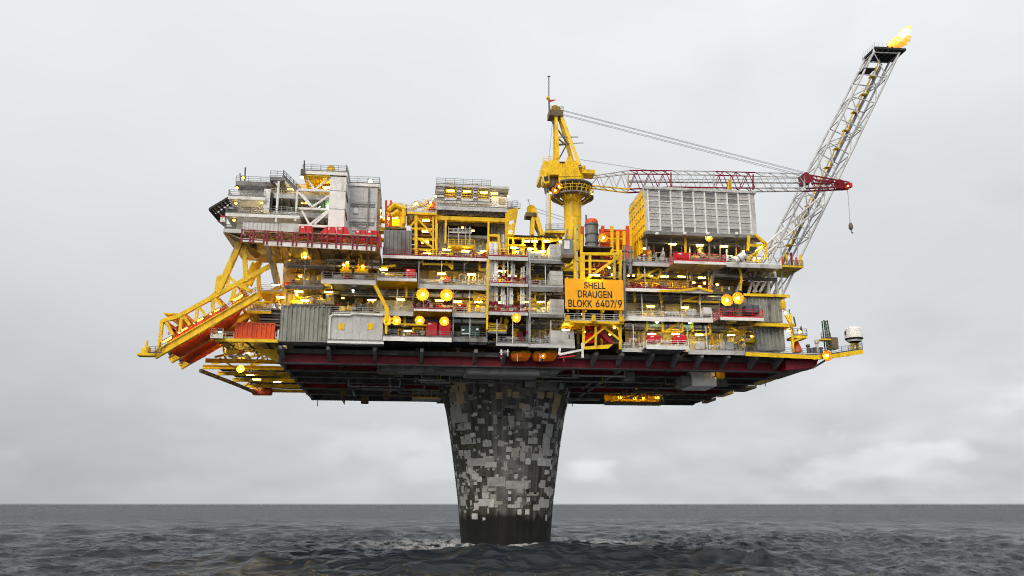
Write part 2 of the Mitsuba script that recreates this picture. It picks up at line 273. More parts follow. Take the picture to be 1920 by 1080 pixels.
for k in range(235):                                              # small mends and recesses all round
    th, z = rng.uniform(-1.45, 1.45), rng.uniform(4.5, 24.5)
    if abs(th) < 0.75 and 45 < k < 150: th = math.copysign(rng.uniform(0.8, 1.45), th)
    w, h = rng.choice([.25, .3, .45, .6, .9]), rng.choice([.25, .35, .5, .8])
    leg_patch(th, th + w / shaft_r(z), z, z + h, M[rng.choice(['patch_0', 'patch_1', 'patch_1', 'patch_4', 'patch_2', 'black'])], 0.022 + 0.01 * rng.random())

for k in range(110):                                              # wide, faint mends between the bright ones
    th, z = rng.uniform(-1.3, 1.3), rng.uniform(5, 24.0); w, h = rng.choice([.6, .9, 1.3, 1.8]), rng.choice([.5, .7, 1.0, 1.4])
    leg_patch(th, th + w / shaft_r(z), z, z + h, M[rng.choice(['patch_4', 'patch_4', 'patch_1', 'patch_2'])], 0.008 + 0.012 * rng.random())

# ---------------------------------------------------------------- hull under the decks
D0, D1, D2, D3 = 26.4, 30.6, 34.7, 38.5
XL, XR, YB = -31.0, 40.2, 45.0
hull = thing('platform_hull', 'dark underside of the platform with maroon girders and grey cross beams', 'platform hull')
part(hull, 'plating', MB().box(XL, XR, 2.6, YB, D0 - 0.9, D0 - 0.3), M.dark_grey)
for k, y in enumerate([3.5, 9.6, 15.8, 22, 29, 36.5, YB - 0.5]):
    part(hull, 'girder', MB().box(XL + (0.0 if k else 0.6), XR - (0.3 if k else 1.0), y, y + 0.35, 24.35, D0 - 0.9), M.maroon if k in (0, 1, 4) else M.dark_grey)
    part(hull + ('__girder' if k == 0 else f'__girder_{k:03d}'), 'flange', MB().box(XL, XR - 0.3, y - 0.35, y + 0.7, 24.2, 24.346), M.dark_grey)
for k, x in enumerate(np.linspace(XL + 0.2, XR - 0.5, 10)):
    for y0, y1 in ((3.86, 9.59), (9.96, 15.79), (16.16, 21.99), (22.36, 28.99), (29.36, 36.49), (36.86, YB - 0.51)):
        if math.hypot(x - CX, (y0 + y1) / 2 - CY) < 9: continue
        part(hull, 'cross_beam', MB().box(x - 0.2, x + 0.2, y0, y1, 24.7 if k % 3 else 24.36, D0 - 0.902), M.dark_grey if k % 2 else M.mid_grey)
for x in [-30.3, -24.2, -18.2, -12.0, -4.8, -0.9, 11.6, 15.2, 19.5, 23.0, 26.4, 30.2, 34.3, 38.0]:   # tapered brackets under the deck edge
    mb = MB(); t = 0.22
    mb.hull([(x + s, y, z) for s in (-t, t) for y, z in ((0.25, D0 - 0.31), (3.49, D0 - 0.31), (3.49, 24.5), (0.25, D0 - 0.75))]); part(hull, 'bracket', mb, M.mid_grey)
part(hull, 'stringer', MB().box(XL + 1, XR - 1, 6.3, 6.7, 25.1, 25.497).box(XL + 1, XR - 1, 12.6, 13.0, 25.1, 25.497).box(XL + 4, XR - 6, 18.6, 19.0, 25.1, 25.497).box(XL + 4, XR - 8, 25, 25.4, 25.1, 25.497), M.mid_grey)
for (a, b, y, z) in ((-19, -10, 8, 24.0), (-10, 3, 14, 23.6), (5, 20, 12, 23.7), (16, 34, 19, 23.9)):     # service lines slung below
    tube_part(hull, 'service_pipe', (a, y, z), (b, y, z), 0.14, M.mid_grey)
    for k in range(int((b - a) // 3)): beam_part(hull, 'hanger', (a + 1 + 3 * k, y, z), (a + 1 + 3 * k, y, 25.5), 0.09, M.yellow if k % 3 == 0 else M.mid_grey)
mb = MB()
for x0, x1, y0, y1, z0 in ((-18, -7, 5.2, 9.2, 23.8), (-6, 4.5, 4.2, 8.6, 23.3), (6, 9, 17, 22, 23.2), (-13, -8, 33, 38, 23.4)): part(hull, 'tank_bottom', MB().cbox(x0, x1, y0, y1, z0, 24.9, 0.2), M.mid_grey)
part(hull, 'tank_bottom', MB().hull([(x, y, z) for x0_, x1_, z in ((-15.5, 9.5, 25.48), (-8, 6.8, 23.7)) for x in (x0_, x1_) for y in (4.6, 8.9)]), M.mid_grey)
rng = random.Random(19)
for k in range(46):
    x, y, z = rng.uniform(-29, 37), rng.uniform(5, 42), rng.uniform(23.0, 24.5); L = rng.uniform(2, 10)
    if math.hypot(x - CX, y - CY) < 15: continue
    if k % 3: pts_ = [(x, y, 25.4), (x, y, z), (min(37, x + L), y, z), (min(37, x + L), y, 25.4)]
    else: pts_ = [(x, y, 25.4), (x, y, z), (x, min(43, y + L), z), (x, min(43, y + L), 25.4)]
    part(hull, 'slung_pipe', MB().path(pts_, rng.choice([.06, .09, .14, .22])), M[rng.choice(['mid_grey', 'dark_grey', 'light_grey', 'dark_grey', 'brown'])])
for k in range(16):
    x, y, w = rng.uniform(-29, 36), rng.uniform(6, 43), rng.uniform(.4, 1.6)
    if math.hypot(x - CX, y - CY) > 14: part(hull, 'slung_box', MB().cbox(x, x + w, y, y + .9, rng.uniform(23.3, 24.0), 24.8, .05), M[rng.choice(['mid_grey', 'dark_grey', 'brown'])])
part(hull, 'collar', MB().lathe([(11.9, 25.49), (12.0, 24.9), (11.4, 24.7), (10.8, 24.7)], (CX, CY, 0), 48), M.black, smooth=30)
part(hull, 'service_walkway', MB().box(-13, -8.7, 26, 26.9, 22.6, 22.7), M.yellow)
ph = MB()
for k in range(5): ph.beam((-13 + k, 26, 22.7), (-13 + k, 26, 23.9), 0.06)
ph.beam((-13, 26, 23.9), (-8.7, 26, 23.9), 0.06).beam((-13, 26, 23.3), (-8.7, 26, 23.3), 0.05)
part(hull, 'railing', ph, M.yellow)
for (q0, q1) in (((596, 748), (598, 768)), ((828, 716), (827, 755)), ((1073, 748), (1073, 755)), ((1434, 708), (1434, 731))):
    tube_part(hull, 'drain_pipe', ptz(*q0, 24.3), ptz(*q0, 24.3) + [0, 0, -1.3], 0.07, M.dark_grey)

# ---------------------------------------------------------------- decks: one thing per walkway or balcony
def rail_mesh(p, q, h=1.15, step=1.4, r=0.05, rails=(0.42, 0.8, 1.15), kick=0.16):
    h *= .76; p, q = np.array(p, float), np.array(q, float); L = np.linalg.norm(q - p); n = max(1, int(round(L / step))); mb = MB()
    for k in range(n + 1): c = p + (q - p) * k / n; mb.beam(c, c + [0, 0, h], r * 1.2)
    for z in rails: mb.beam(p + [0, 0, z * h / 1.15], q + [0, 0, z * h / 1.15], r)
    if kick: mb.beam(p + [0, 0, kick / 2 + .02], q + [0, 0, kick / 2 + .02], 0.03, kick)
    return mb
def deck(px0, px1, py, th, y0, y1, edge, rail, label, soffit=None, z=None, name='walkway_deck', cat='walkway', sides='', h=1.15, ribs=True):
    m = (px0 + px1) / 2; z = pt(m, py, y0)[2] if z is None else z; t = max(0.22, z - pt(m, py + th, y0)[2])
    x0, x1 = pt(px0, py, y0)[0], pt(px1, py, y0)[0]; k = thing(name, label, cat)
    part(k, 'floor', MB().box(x0, x1, y0 + 0.12, y1, z - 0.20, z - 0.05), M[soffit or 'dark_grey'])
    part(k, 'edge_beam', MB().box(x0, x1, y0, y0 + 0.117, z - t, z), M[edge])
    if ribs:
        for i in range(int((x1 - x0) // 2.4)):
            xx = x0 + 1.2 + 2.4 * i
            part(k + '__floor', 'joist', MB().box(xx - .08, xx + .08, y0 + 0.12, y1, z - max(0.32, t), z - 0.203), M[soffit or 'dark_grey'])
    if rail:
        part(k, 'railing', rail_mesh((x0 + .05, y0 + .06, z), (x1 - .05, y0 + .06, z), h), M[rail])
        for s, xx in (('l', x0 + .05), ('r', x1 - .05)):
            if s in sides: part(k, 'railing', rail_mesh((xx, y0 + .15, z), (xx, y1, z), h), M[rail])
    return k, x0, x1, z
DK = {}
def dk(tag, *a, **k): DK[tag] = deck(*a, **k)
# west block
dk('a1', 537, 628, 499, 5, 1.0, 6, 'mid_grey', 'light_grey', 'grey upper grating walkway in the lit stair bays at the west end', 'brown')
dk('a2', 534, 606, 537, 5, 0.8, 6, 'mid_grey', 'light_grey', 'grey lower grating walkway just above the green-grey corrugated cladding', 'brown')
dk('a3', 602, 705, 525.5, 7, -1.6, 5, 'white', 'light_grey', 'wide white-edged balcony carrying two floodlit pump skids', 'mid_grey', sides='lr', h=1.4)
dk('a4', 617, 722, 588, 4, 0.2, 6, 'mid_grey', 'light_grey', 'walkway over the grey cabin with two yellow notices', 'dark_grey')
dk('a5', 707, 782, 522.5, 4, -1.0, 4, 'white', 'light_grey', 'small balcony with ochre soffit carrying a red cabinet', 'yellow', sides='lr')
dk('a6', 783, 914, 536.5, 6, 0, 6, 'light_grey', 'light_grey', 'long grey walkway right above the two brightest orange floodlights', 'dark_grey')
dk('a7', 776, 847, 579.5, 4, -1.2, 4, 'white', 'maroon', 'balcony with maroon railing and ochre soffit under the pair of floodlights', 'yellow', sides='lr')
dk('a8', 712, 775, 586, 6, 0, 6, 'light_grey', 'light_grey', 'short walkway beside the bent yellow davit', 'dark_grey')
dk('a9', 848, 913, 589, 6, 0, 6, 'light_grey', 'light_grey', 'short walkway above the dark green container', 'dark_grey')
dk('a10', 718, 847, 632, 8, -1.3, 6, 'white', 'mid_grey', 'white-edged landing with two red cabinets and four small floodlights', 'dark_grey', sides='lr')
dk('a11', 848, 914, 635, 6, 0, 6, 'mid_grey', 'mid_grey', 'lowest walkway in front of the dark green container', 'dark_grey')
dk('a12', 717, 914, 481, 5.5, 0, 8, 'white', 'maroon', 'long white-edged deck with maroon railing under the louvred module', 'dark_grey')
# riser bay and cabin bay
dk('e3', 915, 990, 481, 7, -0.8, 6, 'light_grey', 'maroon', 'uppermost maroon-railed platform of the pipe riser bay', 'dark_grey')
dk('e2', 915, 990, 531, 6, -0.8, 6, 'light_grey', 'maroon', 'middle maroon-railed platform of the pipe riser bay', 'dark_grey')
dk('e1', 915, 990, 585, 6, -0.8, 6, 'light_grey', 'maroon', 'lower maroon-railed platform of the pipe riser bay', 'dark_grey')
dk('e0', 916, 950, 621, 4, -0.4, 5, 'mid_grey', 'yellow', 'narrow yellow-railed landing low in the pipe riser bay', 'dark_grey')
dk('e00', 930, 992, 644, 5, -0.4, 5, 'light_grey', 'mid_grey', 'lowest grey landing of the pipe riser bay', 'dark_grey')
dk('f3', 991, 1056, 488, 6, 0, 6, 'mid_grey', 'light_grey', 'grey walkway under the uppermost grey cabin beside the crane column', 'dark_grey')
dk('f2', 991, 1056, 538, 9, 0, 6, 'mid_grey', 'light_grey', 'grey walkway under the second grey cabin of the stack', 'dark_grey')
dk('f1', 991, 1056, 589, 6, 0, 6, 'mid_grey', 'light_grey', 'grey walkway level with the bottom of the name board', 'dark_grey')
dk('f0', 991, 1078, 648, 4, -0.2, 6, 'light_grey', 'light_grey', 'lowest walkway under the twin-door grey cabin', 'dark_grey')
# east block
dk('r3', 1166, 1268, 494, 5, 0, 8, 'light_grey', 'light_grey', 'upper east walkway between the stair tower and the red-railed balcony', 'dark_grey')
dk('r3b', 1264, 1362, 490, 5, -2.6, 5, 'white', 'red', 'white-edged balcony with red railing under the big louvred box', 'beige', sides='lr', h=1.5)
dk('r3c', 1362, 1466, 495, 7, -0.4, 8, 'light_grey', 'white', 'upper east walkway with white railing beside the flare tower foot', 'mid_grey', h=1.4)
dk('r2', 1172, 1336, 542, 6, -0.6, 6, 'white', 'maroon', 'pale pink-lit walkway with maroon mesh railing right of the name board', 'dark_grey', sides='r', h=1.35)
dk('r1', 1168, 1354, 597, 6, 0, 6, 'white', 'white', 'long white walkway level with the foot of the name board', 'dark_grey')
dk('r1b', 1351, 1432, 595, 6, -3.0, 4, 'white', 'red', 'red-railed balcony carrying two slate-blue tanks', 'dark_grey', sides='lr', h=1.5)
dk('r0', 1166, 1214, 655, 5, 0, 6, 'light_grey', 'light_grey', 'short lowest walkway right of the stair tower', 'dark_grey')
dk('r0b', 1212, 1292, 650, 5, -2.4, 4, 'white', 'white', 'white-railed landing with two red cabinets over the maroon girder', 'mid_grey', sides='lr')
dk('r0c', 1291, 1400, 659, 6, 0, 6, 'light_grey', 'light_grey', 'lowest grey walkway of the east block', 'dark_grey')
dk('y2', 1394, 1481, 551, 5, 0.3, 7, 'yellow', None, 'yellow deck over the upper grey corrugated wall at the east end', 'yellow')
dk('y1', 1415, 1490, 606, 6, -0.4, 7, 'yellow', None, 'yellow deck between the two grey corrugated walls at the east end', 'yellow')
dk('w0', 405, 522, 635, 6, -0.4, 9, 'yellow', None, 'yellow-edged deck under the orange-red container at the west end', 'dark_grey')
dk('w00', 394, 418, 629, 5, -1.2, 3, 'white', 'white', 'tiny white-railed landing beside the lifeboat skid', 'mid_grey', sides='l')
dk('w1', 463, 508, 583, 5, 1.0, 8, 'yellow', 'light_grey', 'small yellow platform above the orange-red container', 'yellow')
dk('w2', 486, 530, 546, 4, 1.5, 8, 'yellow', 'light_grey', 'yellow-edged landing where the lifeboat skid meets the platform', 'yellow', sides='l')

for tag, hh in (('a6', 4.0), ('a8', 3.4), ('a9', 3.6), ('a11', 3.6), ('a2', 3.4), ('a1', 2.6), ('f1', 3.7), ('f2', 3.7), ('f0', 3.6), ('r1', 3.6), ('r0c', 3.6), ('r0', 3.6), ('r2', 3.5), ('e1', 3.6), ('e2', 3.6), ('e00', 3.2)):
    k, xa, xb, zd = DK[tag]; n = max(2, int((xb - xa) / 2.6))
    for i in range(n + 1):
        xx = xa + .1 + (xb - xa - .2) * i / n; part(k, 'post', MB().beam((xx, .42 if tag[0] != 'e' else -.5, zd), (xx, .42 if tag[0] != 'e' else -.5, zd + hh), .1), M[['light_grey', 'white', 'mid_grey'][i % 3]])
        if i % 2 == 0: part(k, 'knee_brace', MB().beam((xx, .5, zd + hh - .9), (xx + .8, .5, zd + hh), .07), M[['light_grey', 'yellow'][(i // 2) % 2]])

part(DK['w0'][0], 'railing', rail_mesh(pt(406, 635, -.3), pt(438, 635, -.3)), M.light_grey); part(DK['w0'][0], 'railing', rail_mesh(pt(516, 635, -.3), pt(522, 635, -.3)), M.light_grey)
# the main floors that run through the whole platform, with the walls at the back of the bays
def floor_run(px0, px1, y0, y1, z, mat, k): part(k, 'floor', MB().box(pt(px0, 550, 0)[0], pt(px1, 550, 0)[0], y0, y1, z - 0.45, z - 0.25), M[mat])
core = thing('process_block', 'dark open process block behind the walkways, full of floors, columns and walls', 'process block')
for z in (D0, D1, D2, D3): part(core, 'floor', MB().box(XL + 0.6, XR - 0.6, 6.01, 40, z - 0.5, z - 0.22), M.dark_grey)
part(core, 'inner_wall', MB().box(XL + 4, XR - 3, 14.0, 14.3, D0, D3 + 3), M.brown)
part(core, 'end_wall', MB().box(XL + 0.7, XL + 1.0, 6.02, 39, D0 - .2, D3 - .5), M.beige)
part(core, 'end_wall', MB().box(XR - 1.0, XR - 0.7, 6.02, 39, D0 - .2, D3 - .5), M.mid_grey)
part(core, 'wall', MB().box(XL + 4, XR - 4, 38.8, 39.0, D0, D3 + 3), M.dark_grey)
for x in np.linspace(XL + 1.4, XR - 1.6, 13):
    for za, zb in ((D0 - .2, D1 - .52), (D1 - .2, D2 - .52), (D2 - .2, D3 - .52)): part(core, 'column', MB().box(x - 0.22, x + 0.22, 5.6, 6.0, za, zb), M.beige if x < 8 else M.mid_grey)
for z in (D1, D2, D3):                                           # deep beams and cable trays under each floor
    for y, h in ((2.6, .45), (5.0, .6), (8.5, .6)):
        part(core, 'deck_beam', MB().box(XL + 1, XR - 1, y, y + 0.25, z - 0.55 - h, z - 0.52), M.dark_grey if y != 5.0 else M.brown)
def wall(px0, px1, py0, py1, y, mat, seams=2.2, corr=False):
    x0, x1, z0, z1 = fr(px0, py0, px1, py1, y); z1 = min(z1, z0 + 40)
    if corr: part(core, 'clad_wall', MB().corr(x0, x1, z0, z1, y, 0.6, 0.12), M[mat]); return
    n = max(1, int(round((x1 - x0) / seams))); q = random.Random(int(px0 * 7 + py0))
    for k in range(int((x1 - x0) / .85)):
        xx = q.uniform(x0 + .2, x1 - .2); za = q.uniform(z0, z0 + .5 * (z1 - z0)); yy = y - q.uniform(.1, .8); part(core, 'conduit', MB().tube((xx, yy, za), (xx, yy, za + (z1 - za) * q.uniform(.5, 1)), q.choice([.05, .07, .1, .14]), 6), M[q.choice(['light_grey', 'white', 'mid_grey', 'yellow', 'beige', 'steel'])])
    for k in range(max(1, int((x1 - x0) / 4))):
        xx = q.uniform(x0, x1 - 1.5); zz = z0 + (z1 - z0) * q.uniform(.3, .95); part(core, 'cable_tray', MB().box(xx, min(x1, xx + q.uniform(1.5, 5)), y - .25, y - .05, zz, zz + .12), M[q.choice(['light_grey', 'mid_grey', 'steel'])])
    for i in range(n):
        a, b = x0 + (x1 - x0) * i / n, x0 + (x1 - x0) * (i + 1) / n
        part(core, 'wall_panel', MB().box(a + 0.02, b - 0.02, y, y + 0.08, z0, z1), M[mat])
# walls the photograph shows behind the railings
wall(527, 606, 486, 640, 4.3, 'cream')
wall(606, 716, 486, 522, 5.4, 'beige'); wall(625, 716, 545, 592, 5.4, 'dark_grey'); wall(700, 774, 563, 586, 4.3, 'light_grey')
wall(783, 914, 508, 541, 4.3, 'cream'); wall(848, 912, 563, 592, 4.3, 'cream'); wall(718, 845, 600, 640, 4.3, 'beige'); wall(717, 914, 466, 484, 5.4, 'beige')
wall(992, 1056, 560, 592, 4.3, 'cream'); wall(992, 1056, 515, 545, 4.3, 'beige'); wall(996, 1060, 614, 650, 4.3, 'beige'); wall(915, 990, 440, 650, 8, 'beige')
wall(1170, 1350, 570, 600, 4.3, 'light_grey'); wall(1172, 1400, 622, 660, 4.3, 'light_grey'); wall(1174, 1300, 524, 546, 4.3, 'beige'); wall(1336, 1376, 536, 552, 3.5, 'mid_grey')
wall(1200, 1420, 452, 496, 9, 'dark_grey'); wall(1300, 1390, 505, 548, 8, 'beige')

# ---------------------------------------------------------------- underside frames at the west end, and the east extension
wf = thing('cantilever_frame', 'lamplit yellow beams cantilevered from the west end of the hull under the lifeboats', 'support frame')
for k, (y, xe, z) in enumerate([(9, -41.6, 25.3), (15, -43.3, 25.3), (21, -42.4, 25.3), (28, -41.6, 25.3), (35, -40.6, 25.3), (41, -39.8, 25.3)]):
    part(wf, 'beam', MB().box(xe, XL - 0.02, y - .06, y + .06, z - .2, z + .2).box(xe, XL - 0.02, y - .25, y + .25, z - .27, z - .203).box(xe, XL - 0.02, y - .25, y + .25, z + .203, z + .27), M.yellow)
    beam_part(wf, 'brace', (xe + 1.2, y, z + .5), (XL - 1, y, z + 2.6), 0.28, M.yellow)
rng = random.Random(8)
for k in range(22):
    a = np.array([rng.uniform(-41, -32), rng.uniform(6, 40), rng.uniform(24.9, 25.6)]); b_ = a + [rng.uniform(-4, 4), rng.uniform(-5, 5), rng.uniform(.2, 1.6)]; b_[0] = max(-42, min(b_[0], XL - .3)); part(wf, 'brace', MB().beam(a, b_, rng.choice([.12, .18, .25])), M[rng.choice(['yellow', 'yellow', 'brown', 'mid_grey'])])
for k in range(9): x = rng.uniform(-40, -32); y = rng.uniform(3, 9); part(wf, 'hanger', MB().beam((x, y, 25.2), (x + rng.uniform(-.6, .6), y, 26.1), .14), M.yellow)
part(wf, 'edge_beam', MB().beam((-43.5, 14.6, 24.72), (-41.2, 29, 24.72), 0.35, 0.5).beam((-41.2, 29, 24.72), (-39.6, 41.6, 24.72), 0.35, 0.5), M.brown)
for y0, y1, xa in ((15.3, 20.7, -41.8), (21.3, 27.7, -41), (28.3, 34.7, -40), (35.3, 40.7, -39.2)):
    part(wf, 'grating', MB().box(xa, -31.2, y0, y1, 25.6, 25.68), M.black)
part(wf, 'end_cover', MB().cbox(-40.6, -37.2, 39.8, 40.9, 24.4, 25.6, 0.2), M.orange)
for x in (-38, -34.5): beam_part(wf, 'hanger', (x, 8.6, 25.8), (x - .3, 8.6, 29.6), 0.22, M.yellow)
for (a, b) in (((-38, 9, 25.8), (-33, 9, 29)), ((-36.5, 15, 25.8), (-31.5, 15, 28.6))): beam_part(wf, 'brace', a, b, 0.24, M.yellow)
part(wf, 'web', MB().prism([(XL - .05, 26.2), (XL - 3.6, 26.2), (XL - .05, 24.4)], 4.0, 4.15), M.yellow)

ex = thing('radome_deck', 'yellow pointed deck extension at the east end that carries the mast and white dome', 'deck extension')
def slab(xz, y0, y1, mat, nm): part(ex, nm, MB().prism(xz, y0, y1), M[mat])
A = [pt(1398, 660, -0.3), pt(1524, 666, -0.3), pt(1560, 664, -0.3), pt(1618, 655, -0.3)]
part(ex, 'edge_beam', MB().hull([A[0], A[0] - [0, 0, .55], A[1], A[1] - [0, 0, .55], A[0] + [0, .15, 0], A[1] + [0, .15, 0], A[0] + [0, .15, -.55], A[1] + [0, .15, -.55]]), M.yellow)
part(ex, 'edge_beam', MB().hull([p + o for p in A[1:3] for o in (np.zeros(3), np.array([0, 0, -.6]), np.array([0, .15, 0]), np.array([0, .15, -.6]))]), M.yellow)
part(ex, 'edge_beam', MB().hull([p + o for p in A[2:4] for o in (np.zeros(3), np.array([0, 0, -.6]), np.array([0, .15, 0]), np.array([0, .15, -.6]))]), M.yellow)
part(ex, 'floor', MB().hull([p + o for p in (A[0], A[1]) for o in (np.array([0, .16, -.1]), np.array([0, .16, -.3]), np.array([0, 9, -.1]), np.array([0, 9, -.3]))]), M.dark_grey)
part(ex, 'floor', MB().hull([p + o for p in (A[1], A[3]) for o in (np.array([0, .16, -.1]), np.array([0, .16, -.3]), np.array([0, 4, -.1]), np.array([0, 4, -.3]))]), M.dark_grey)
part(ex, 'wedge', MB().prism([(XR - 1.4, 25.6), (pt(1532, 674, 2)[0], pt(1532, 670, 2)[2]), (pt(1524, 690, 2)[0], pt(1524, 691, 2)[2]), (XR - 1.4, 24.3)], 1.2, 4.2), M.maroon)
part(ex, 'soffit', MB().hull([pt(1530, 672, 1), pt(1524, 690, 1.5), (XR - 1, 4.3, 24.3), (XR - 1, 20, 24.3), (XR + 3, 12, 25.2), (XR + 2.4, 12, 24.6)]), M.brown)
for p, q in ((A[1], A[2]), (A[2], A[3]), (A[0], A[1])): part(ex, 'railing', rail_mesh(p + [0, .08, 0], q + [0, .08, 0], 1.15), M.dark_grey if p is not A[0] else M.mid_grey)
part(ex, 'railing', rail_mesh(A[3] + [0, .08, 0], A[3] + [0, 4, 0], 1.5), M.dark_grey)
rng = random.Random(3)
for k, (y0_, y1_, xe, zb_) in enumerate(((7, 11, 42.0, 24.5), (12, 17, 41.6, 24.3), (19, 24, 41.8, 24.1), (27, 32, 41.0, 24.2), (35, 40, 40.8, 24.0))):
    part(ex, 'edge_platform', MB().box(XR - .28, xe, y0_, y1_, zb_, zb_ + .35), M[['brown', 'yellow'][k % 2]]); part(ex, 'railing', rail_mesh((xe, y0_, zb_ + .35), (xe, y1_, zb_ + .35), 1.1, 1.2, .06), M.dark_grey)
for q0, q1 in (((1524, 690), (1560, 668)),): beam_part(ex, 'brace', pt(*q0, 1), pt(*q1, 1), 0.25, M.brown)

# ---------------------------------------------------------------- free-fall lifeboats on their skid
sk = thing('lifeboat_skid', 'sloping yellow truss skid with launching rails at the west end', 'lifeboat skid')
for k, y in enumerate((-2.0, 3.4, 8.6)):
    lo, hi = pt(289, 667, -2), pt(484, 554, -2); d = (hi - lo) / np.linalg.norm(hi - lo); o = np.array([0, y + 2, 0]); n = np.array([-d[2], 0, d[0]])
    e = 0.0 if k == 0 else 0.6
    a, b = lo + o + d * e, hi + o + d * (0.6 if k else 0)
    part(sk, 'rail', MB().beam(a - n * .42, b - n * .42, .55, .1).beam(a - n * .0, b, .16, .74).beam(a + n * .42, b + n * .42, .55, .1), M.yellow)
def skp(px, py, y): return pt(px, py, -2.0) + np.array([0, y + 2.0, 0])
for k, y in enumerate((-2.0, 8.6)):
    U = [(304, 602), (333, 594), (405, 554), (446, 534), (506, 499)]
    part(sk, 'top_chord', MB().beam(skp(*U[1], y), skp(*U[2], y), .52, .52).beam(skp(*U[2], y), skp(*U[4], y), .55, .55).beam(skp(*U[0], y), skp(*U[1], y), .5, .5), M.yellow)
    for a, b, w in (((304, 601), (298, 660), .5), ((311, 602), (327, 634), .45), ((341, 594), (337, 622), .45), ((343, 592), (358, 612), .45), ((370, 577), (367, 606), .45), ((373, 575), (391, 598), .45),
                    ((399, 561), (399, 588), .5), ((402, 560), (420, 576), .5), ((441, 540), (432, 566), .5), ((446, 534), (473, 547), .6), ((404, 556), (410, 518), .5), ((410, 518), (428, 518), .4), ((428, 518), (446, 533), .4), ((428, 520), (426, 546), .4)):
        beam_part(sk, 'strut', skp(*a, y), skp(*b, y), w * .8, M.yellow)
    for a, b, w in (((408, 550), (452, 452), .75), ((458, 452), (461, 528), .55)):
        beam_part(sk, 'leg', skp(*a, y), skp(*b, y), w, M.yellow)
beam_part(sk, 'leg', pt(489, 486, 6), pt(467, 535, 6), .7, M.yellow); beam_part(sk, 'leg', pt(508, 470, 3), pt(521, 530, 3), .7, M.yellow)
for q in ((306, 601), (345, 590), (404, 555), (446, 534)): beam_part(sk, 'cross_tie', skp(*q, -1.7), skp(*q, 8.3), .4, M.yellow)
for q in ((320, 640), (360, 617), (405, 590), (445, 567)):
    beam_part(sk, 'cross_tie', skp(*q, -1.7), skp(*q, 8.3), .3, M.yellow)
part(sk, 'head_platform', MB().box(*sorted((skp(308, 590, -2)[0], skp(336, 590, -2)[0])), -2.2, 8, skp(320, 590, -2)[2], skp(320, 590, -2)[2] + .18), M.yellow)
part(sk, 'railing', rail_mesh(skp(300, 653, -2.25), skp(480, 549, -2.25), 0.9, 1.6, .05, kick=0), M.maroon)
part(sk, 'gusset', MB().prism([(lambda p: (p[0], p[2]))(skp(*q, -2)) for q in ((394, 566), (414, 548), (410, 540), (388, 562))], -2.28, -1.72), M.yellow)
pw = thing('beacon_walkway', 'short walkway with a small yellow beacon at the foot of the lifeboat skid', 'walkway')
p0, p1 = pt(259, 663, -2), pt(292, 665, -2)
part(pw, 'floor', MB().box(p0[0], p1[0], -2.6, -1.2, p0[2] - .3, p0[2]), M.yellow); part(pw, 'railing', rail_mesh((p0[0] + 1.4, -2.55, p0[2]), (p1[0] + .8, -2.55, p0[2]), 1.1, .8), M.dark_grey)
part(pw, 'beacon', MB().lathe([(0, 0), (.5, 0), (.62, .35), (.5, .8), (.15, 1.0), (.12, 1.7), (0, 1.75)], (p0[0] + .9, -1.9, p0[2]), 12), M.yellow, smooth=40)
for k, (y, s) in enumerate(((0.7, 1.0), (6.0, 1.0))):
    b = thing('lifeboat', ['orange enclosed lifeboat nearest the viewer, hanging under the yellow skid rails', 'orange enclosed lifeboat farther back, half hidden behind the nearer one'][k], 'lifeboat', 'lifeboats on the skid')
    st, en = skp(311, 654, -2.0) + n * 1.35 + [0, y + 2, 0], skp(452, 572, -2.0) + n * 1.35 + [0, y + 2, 0]; L = np.linalg.norm(en - st); ax = (en - st) / L
    V = []; N = 20
    for t in np.linspace(0, 1, 22):
        w = 1.55 * max(0.04, (1 - abs(2 * t - 0.86) ** 3.2 if t > .43 else 1 - (abs(t - .43) / .47) ** 7)) ** .5 * (0.55 if t in (0.0,) else 1)
        if t == 1: w = .1
        for a in np.arange(N) * 2 * np.pi / N:
            ca, sa = math.copysign(abs(math.cos(a)) ** .75, math.cos(a)), math.copysign(abs(math.sin(a)) ** .8, math.sin(a))
            V.append(st + ax * L * t + np.array([0, 1.0, 0]) * w * ca + n * (w * 1.0 * sa - 1.0))
    F = [[i * N + j, i * N + (j + 1) % N, (i + 1) * N + (j + 1) % N, (i + 1) * N + j] for i in range(21) for j in range(N)]
    for i in (0, 21):
        V.append(np.mean(V[i * N:(i + 1) * N], axis=0)); c = len(V) - 1
        F += [[i * N + j, i * N + (j + 1) % N, c, c] if i else [i * N + (j + 1) % N, i * N + j, c, c] for j in range(N)]
    tri = [[q[0], q[1], q[2]] for q in F] + [[q[0], q[2], q[3]] for q in F if q[2] != q[3]]
    part(b, 'hull', MB().raw(V, tri), M.orange, smooth=50)
    part(b, 'rub_rail', MB().beam(st + ax * 1 + [0, -1.5, 0] - n * .9, en - ax * 1.4 + [0, -1.5, 0] - n * .9, .14, .22), M.maroon)
    part(b, 'wheelhouse', MB().hull([st + ax * (1.0 + dx) + n * dz + [0, dy, 0] for dx, dz in ((0, .2), (2.6, .2), (.4, 1.1), (2.0, 1.1)) for dy in (-.8, .8)]), M.orange)
    for dx in (1.1, 1.8, 2.5):
        q = st + ax * dx + n * .75; part(b + '__wheelhouse', 'window', MB().hull([q + ax * sx + n * sz + [0, -.86 + dy + .12 * (sz < 0) * -1, 0] for sx in (-.22, .22) for sz in (-.2, .2) for dy in (0, .04)]), M.glass)
    part(b, 'rudder', MB().tube(st - ax * .4 - n * 1.2, st + ax * .2 - n * 1.2, .4, 10).beam(st - ax * .4 - n * 1.8, st - ax * .0 - n * .7, .15, .4), M.mid_grey)

